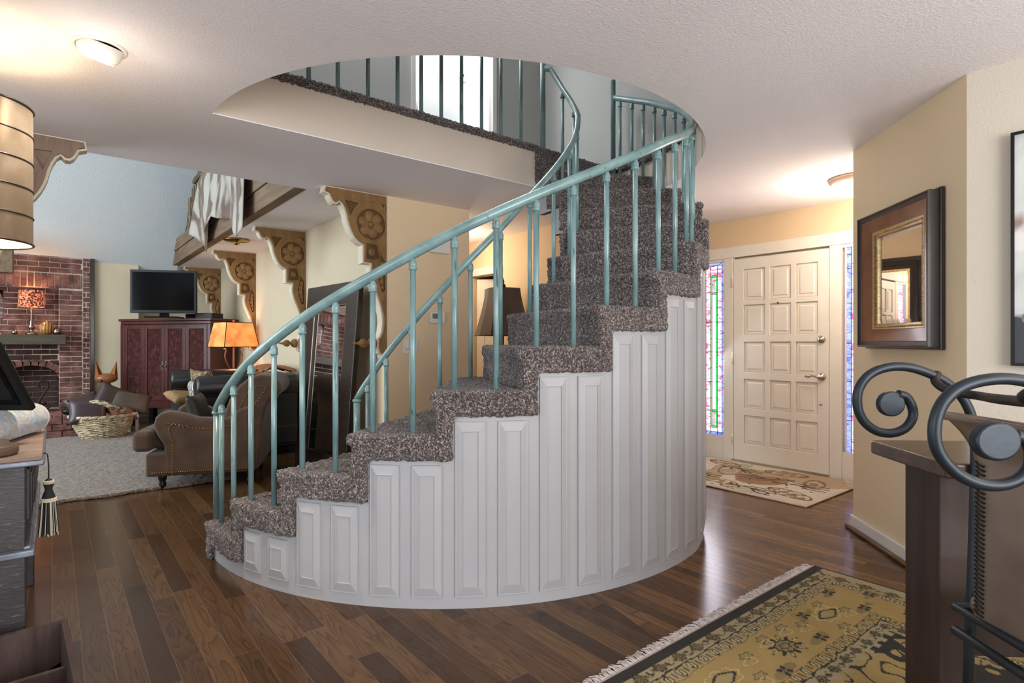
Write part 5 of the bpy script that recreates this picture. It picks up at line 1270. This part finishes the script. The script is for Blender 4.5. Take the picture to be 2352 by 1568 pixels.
for zz, rr_ in ((.052, .018), (.044, .0175), (-.022, .027), (-.030, .028)):
    if zz == -.022: m.build('braid', 'thread', ta); m = MB()
    for ph in (0, PI): m.tube([((rr_+.002*math.cos(12*t+ph))*math.cos(t), (rr_+.002*math.cos(12*t+ph))*math.sin(t), zz+.003*math.sin(12*t+ph)) for t in np.linspace(0, 2*PI, 60)], .0025, 5, False)
m.build('braid', 'thread', ta)
for nm, mt_ in (('cream_fringe', 'thread'), ('black_fringe', 'bthread')):
    m = MB()
    for k in range(90):
        a = rnd.uniform(0, 2*PI); r_ = .027*math.sqrt(rnd.uniform(.3, 1)); l_ = rnd.uniform(.135, .15); sp_ = 1.45
        m.tube([(r_*math.cos(a), r_*math.sin(a), -.028), (r_*1.15*math.cos(a), r_*1.15*math.sin(a), -.09), (r_*sp_*math.cos(a), r_*sp_*math.sin(a), -.028-l_)], .0016, 4, False)
    m.build(nm, mt_, ta, recalc=False)
# crate on the floor
crt = thing('wooden_crate', 'old open wooden crate with a divider on the floor under the desk', 'crate', (-.10, 2.16, 0), .05)
M['crate'] = wood('old_crate_wood', srgb(58, 44, 40), srgb(92, 72, 66), .75, (5, 1, 1), 4)
m = MB()
def crate(x0, x1, y0, y1, h, t=.018):
    m.box(x0, x1, y0, y0+t, 0, h); m.box(x0, x1, y1-t, y1, 0, h); m.box(x0, x0+t, y0+t, y1-t, 0, h); m.box(x1-t, x1, y0+t, y1-t, 0, h)
crate(-.42, .155, -.20, .30, .262); m.build('side_board', 'crate', crt, bevel=.002, seg=1)
MB().box(-.40, .137, -.18, .28, 0, .015).build('base_board', 'crate', crt); MB().box(-.40, .137, .05, .068, .015, .205).build('divider', 'crate', crt)
m = MB()
for yy in (-.15, .10, .26): m.ball((.156, yy, .19), (.003, .006, .006), 8, 5)
m.build('nail', 'chrome', crt)

# ---------------------------------------------------------------- pub table and iron chair on the right
def cam2w(xr, d): return (.7785*xr+.6276*d, -.6276*xr+.7785*d)
n = NT('dark_table_wood'); f = n.noise(3, 6, (1, 1, 10), .5); g = n.noise(3, 6, (14, 1, 1), .3)
pt = thing('pub_table', 'tall dark brown wooden table with a thick slab leg beside the diagonal wall', 'table', (*cam2w(1.25, 2.006), 0), -YAW-.066)
M['tabletop'] = wood('table_top_wood', srgb(58, 40, 31), srgb(88, 62, 48), .28, (1, 8, 1), 2.5, .4)
M['tableleg'] = wood('table_leg_wood', srgb(40, 27, 22), srgb(62, 42, 32), .62, (8, 8, .7), 2.5, .2)
M['legside'] = M['tableleg']
def rbox(m, x0, x1, y0, y1, z0, z1, r=.03, n_=5):
    P = []
    for cx0, cy0, a0 in ((x1-r, y1-r, 0), (x0+r, y1-r, PI/2), (x0+r, y0+r, PI), (x1-r, y0+r, 1.5*PI)):
        for k in range(n_+1): a = a0+PI/2*k/n_; P.append((cx0+r*math.cos(a), cy0+r*math.sin(a)))
    m.prism(P, z0, z1, 'z'); return m
rbox(MB(), 0, .86, -.40, 0, .815, .86).build('table_top', 'tabletop', pt, bevel=.008, seg=3)
for x0 in (.045, .71):
    for y0 in (-.30,): MB().box(x0, x0+.105, y0, y0+.165, .012, .815).build('leg', 'tableleg', pt, bevel=.006)
MB().box(.15, .71, -.275, -.245, .68, .815).build('apron', 'tableleg', pt, bevel=.003)
MB().box(.15, .72, -.29, -.235, .652, .675).build('ledge_moulding', 'deskedge', pt, bevel=.005)
MB().box(.15, .72, -.265, -.25, .25, .652).build('end_panel', 'tableleg', pt, bevel=.003)

ic = thing('iron_chair', 'wrought iron bar chair with scroll ends and a laced leather back', 'chair', (*cam2w(1.25, 1.30), .012), -YAW)
def K(u, v, d): return ((u-1176)/1310*d-1.25, d-1.30, 1.2-(v-787)/1310*d-.012)
d1, d2 = 1.59, 1.0
s1 = [(2062, 905), (2082, 912), (2095, 935), (2096, 958), (2080, 982), (2050, 994), (2015, 990), (1985, 968), (1970, 935), (1972, 895), (1995, 862), (2035, 844), (2085, 843), (2135, 858), (2180, 882), (2215, 920), (2234, 965), (2240, 1010), (2240, 1100), (2234, 1300), (2226, 1480)]
p1 = smoothpts([K(u, v, d1) for u, v in s1], 6)+[Vector(K(2222, 1700, d1))*1.0]
p1[-1] = Vector((p1[-2].x-.01, p1[-2].y, .0))
MB().tube(p1, .0125, 14).build('far_scroll_rod', 'iron', ic)
m = MB(); m.prism([(.037*math.cos(t), .035*math.sin(t)) for t in np.linspace(0, 2*PI, 30, endpoint=False)], -.010, .010, 'z', mat=T(*K(2045, 927, d1)) @ RX(PI/2)); m.build('scroll_end', 'iron', ic, bevel=.005, seg=3)
s2 = [(2330, 1000), (2356, 1010), (2368, 1040), (2362, 1075), (2335, 1102), (2290, 1114), (2235, 1106), (2185, 1076), (2152, 1030), (2147, 975), (2165, 925), (2205, 890), (2265, 872), (2330, 871), (2395, 888), (2445, 925), (2475, 980), (2485, 1060), (2483, 1200), (2480, 1500)]
p2 = smoothpts([K(u, v, d2) for u, v in s2], 6); p2.append(Vector((p2[-1].x, p2[-1].y, 0)))
MB().tube(p2, .0105, 14).build('near_scroll_rod', 'iron', ic)
m = MB(); m.prism([(.040*math.cos(t), .034*math.sin(t)) for t in np.linspace(0, 2*PI, 30, endpoint=False)], -.012, .012, 'z', mat=T(*K(2284, 1012, d2)) @ RX(PI/2)); m.build('scroll_end', 'iron', ic, bevel=.006, seg=3)
# top cross rod bowed backwards
a = Vector(K(2142, 866, d1)); b = Vector(K(2400, 890, d2))
pts = smoothpts([a+Vector((.012, .0, .012)), a+Vector((.0, -.012, -.012)), a+Vector((.012, -.045, -.034)), a+Vector((.04, -.11, -.042)), a*.55+b*.45+Vector((.06, 0, -.042)), a*.25+b*.75+Vector((.05, 0, -.036)), b+Vector((.0, .04, -.02)), b], 7)
MB().tube(pts, .0115, 12).build('top_rod', 'blackiron', ic)
# leather back: flares at the rim, hangs to the seat rail
n = NT('tan_brown_hide_leather'); f = n.noise(4, 5); n.base(n.ramp(f, [(.3, srgb(98, 84, 74)), (.6, srgb(134, 116, 102)), (.8, srgb(150, 134, 120))])); n.set(Roughness=.33, Metallic=.3); n.bump(n.noise(60, 3), .12, .003); M['hideleather'] = n.m
rim_z = K(2200, 955, 1.5)[2]; low_z = .463-.012
def back(u, v):
    d = 1.515+(1.06-1.515)*u; z = low_z+(rim_z-low_z)*v
    bow = -.055*math.sin(PI*u)
    k = max(0, (v-.72)/.28)
    return (1.236-1.25+bow*0+.012*math.sin(PI*u)-.088*k**2.2-.006*(1-v), d-1.30, z)
MB().grid(back, 24, 40).build('leather_back', 'hideleather', ic, solid=.006, recalc=False)
rim = [Vector(back(u, 1)) for u in np.linspace(0, 1, 20)]
e0 = rim[0]; rim = [e0+Vector((.045, .035, .045)), e0+Vector((.012, .03, .018)), e0+Vector((-.006, .012, .003))]+rim+[rim[-1]+Vector((.02, -.03, .02))]
MB().tube(smoothpts(rim, 3), .0115, 12).build('rolled_rim', 'hideleather', ic)
m = MB()
for k in range(34):
    v = .05+.72*k/33; p = Vector(back(.035, v)); m.tube([p+Vector((-.006, .014, .004)), p+Vector((-.009, .0, -.002)), p+Vector((-.005, -.014, -.006))], .0028, 5)
m.build('lacing', 'blackiron', ic)
# seat rails, legs and seat
fa, nb = Vector((-.02, .285, .455)), Vector((-.02, -.30, .455))
m = MB(); m.tube([fa, nb], .011, 10); m.tube([fa+Vector((0, 0, -.065)), nb+Vector((0, 0, -.065))], .013, 10); m.build('back_rail', 'iron', ic)
m = MB(); m.tube([fa, fa+Vector((.42, 0, 0))], .011, 10); m.tube([nb, nb+Vector((.42, 0, 0))], .011, 10); m.tube([fa+Vector((.42, 0, 0)), nb+Vector((.42, 0, 0))], .011, 10); m.build('seat_rail', 'iron', ic)
for yy in (.285, -.30): MB().tube([(.40, yy, 0), (.40, yy, .455)], .0115, 10).build('front_leg', 'iron', ic)
MB().box(-.0, .42, -.28, .27, .45, .50).build('seat_pad', 'hideleather', ic, bevel=.02, seg=3)

wall('wall_closet', 'peach', [(4.9, 5.0, 4.9, 6.4, 0, CEIL), (4.2, 4.9, 4.9, 5.0, 0, CEIL), (4.2, 4.9, 6.3, 6.4, 0, CEIL)], 'dim room beyond the hallway door')
# groups of repeated things
for o in bpy.data.objects:
    if o.parent or 'label' not in o: continue
    k = o.name.split('.')[0]
    if k == 'carved_bracket' and 'taupe' not in o['label']: o['group'] = 'carved brackets along the cream wall'
    elif k == 'cushion' and 'basket' in o['label']: o['group'] = 'brown cushions heaped in the basket'
    elif k == 'cushion' and 'leather sofa' in o['label']: o['group'] = 'cushions on the leather sofa'
    elif k == 'stair_railing': o['group'] = 'teal metal railings of the staircase'
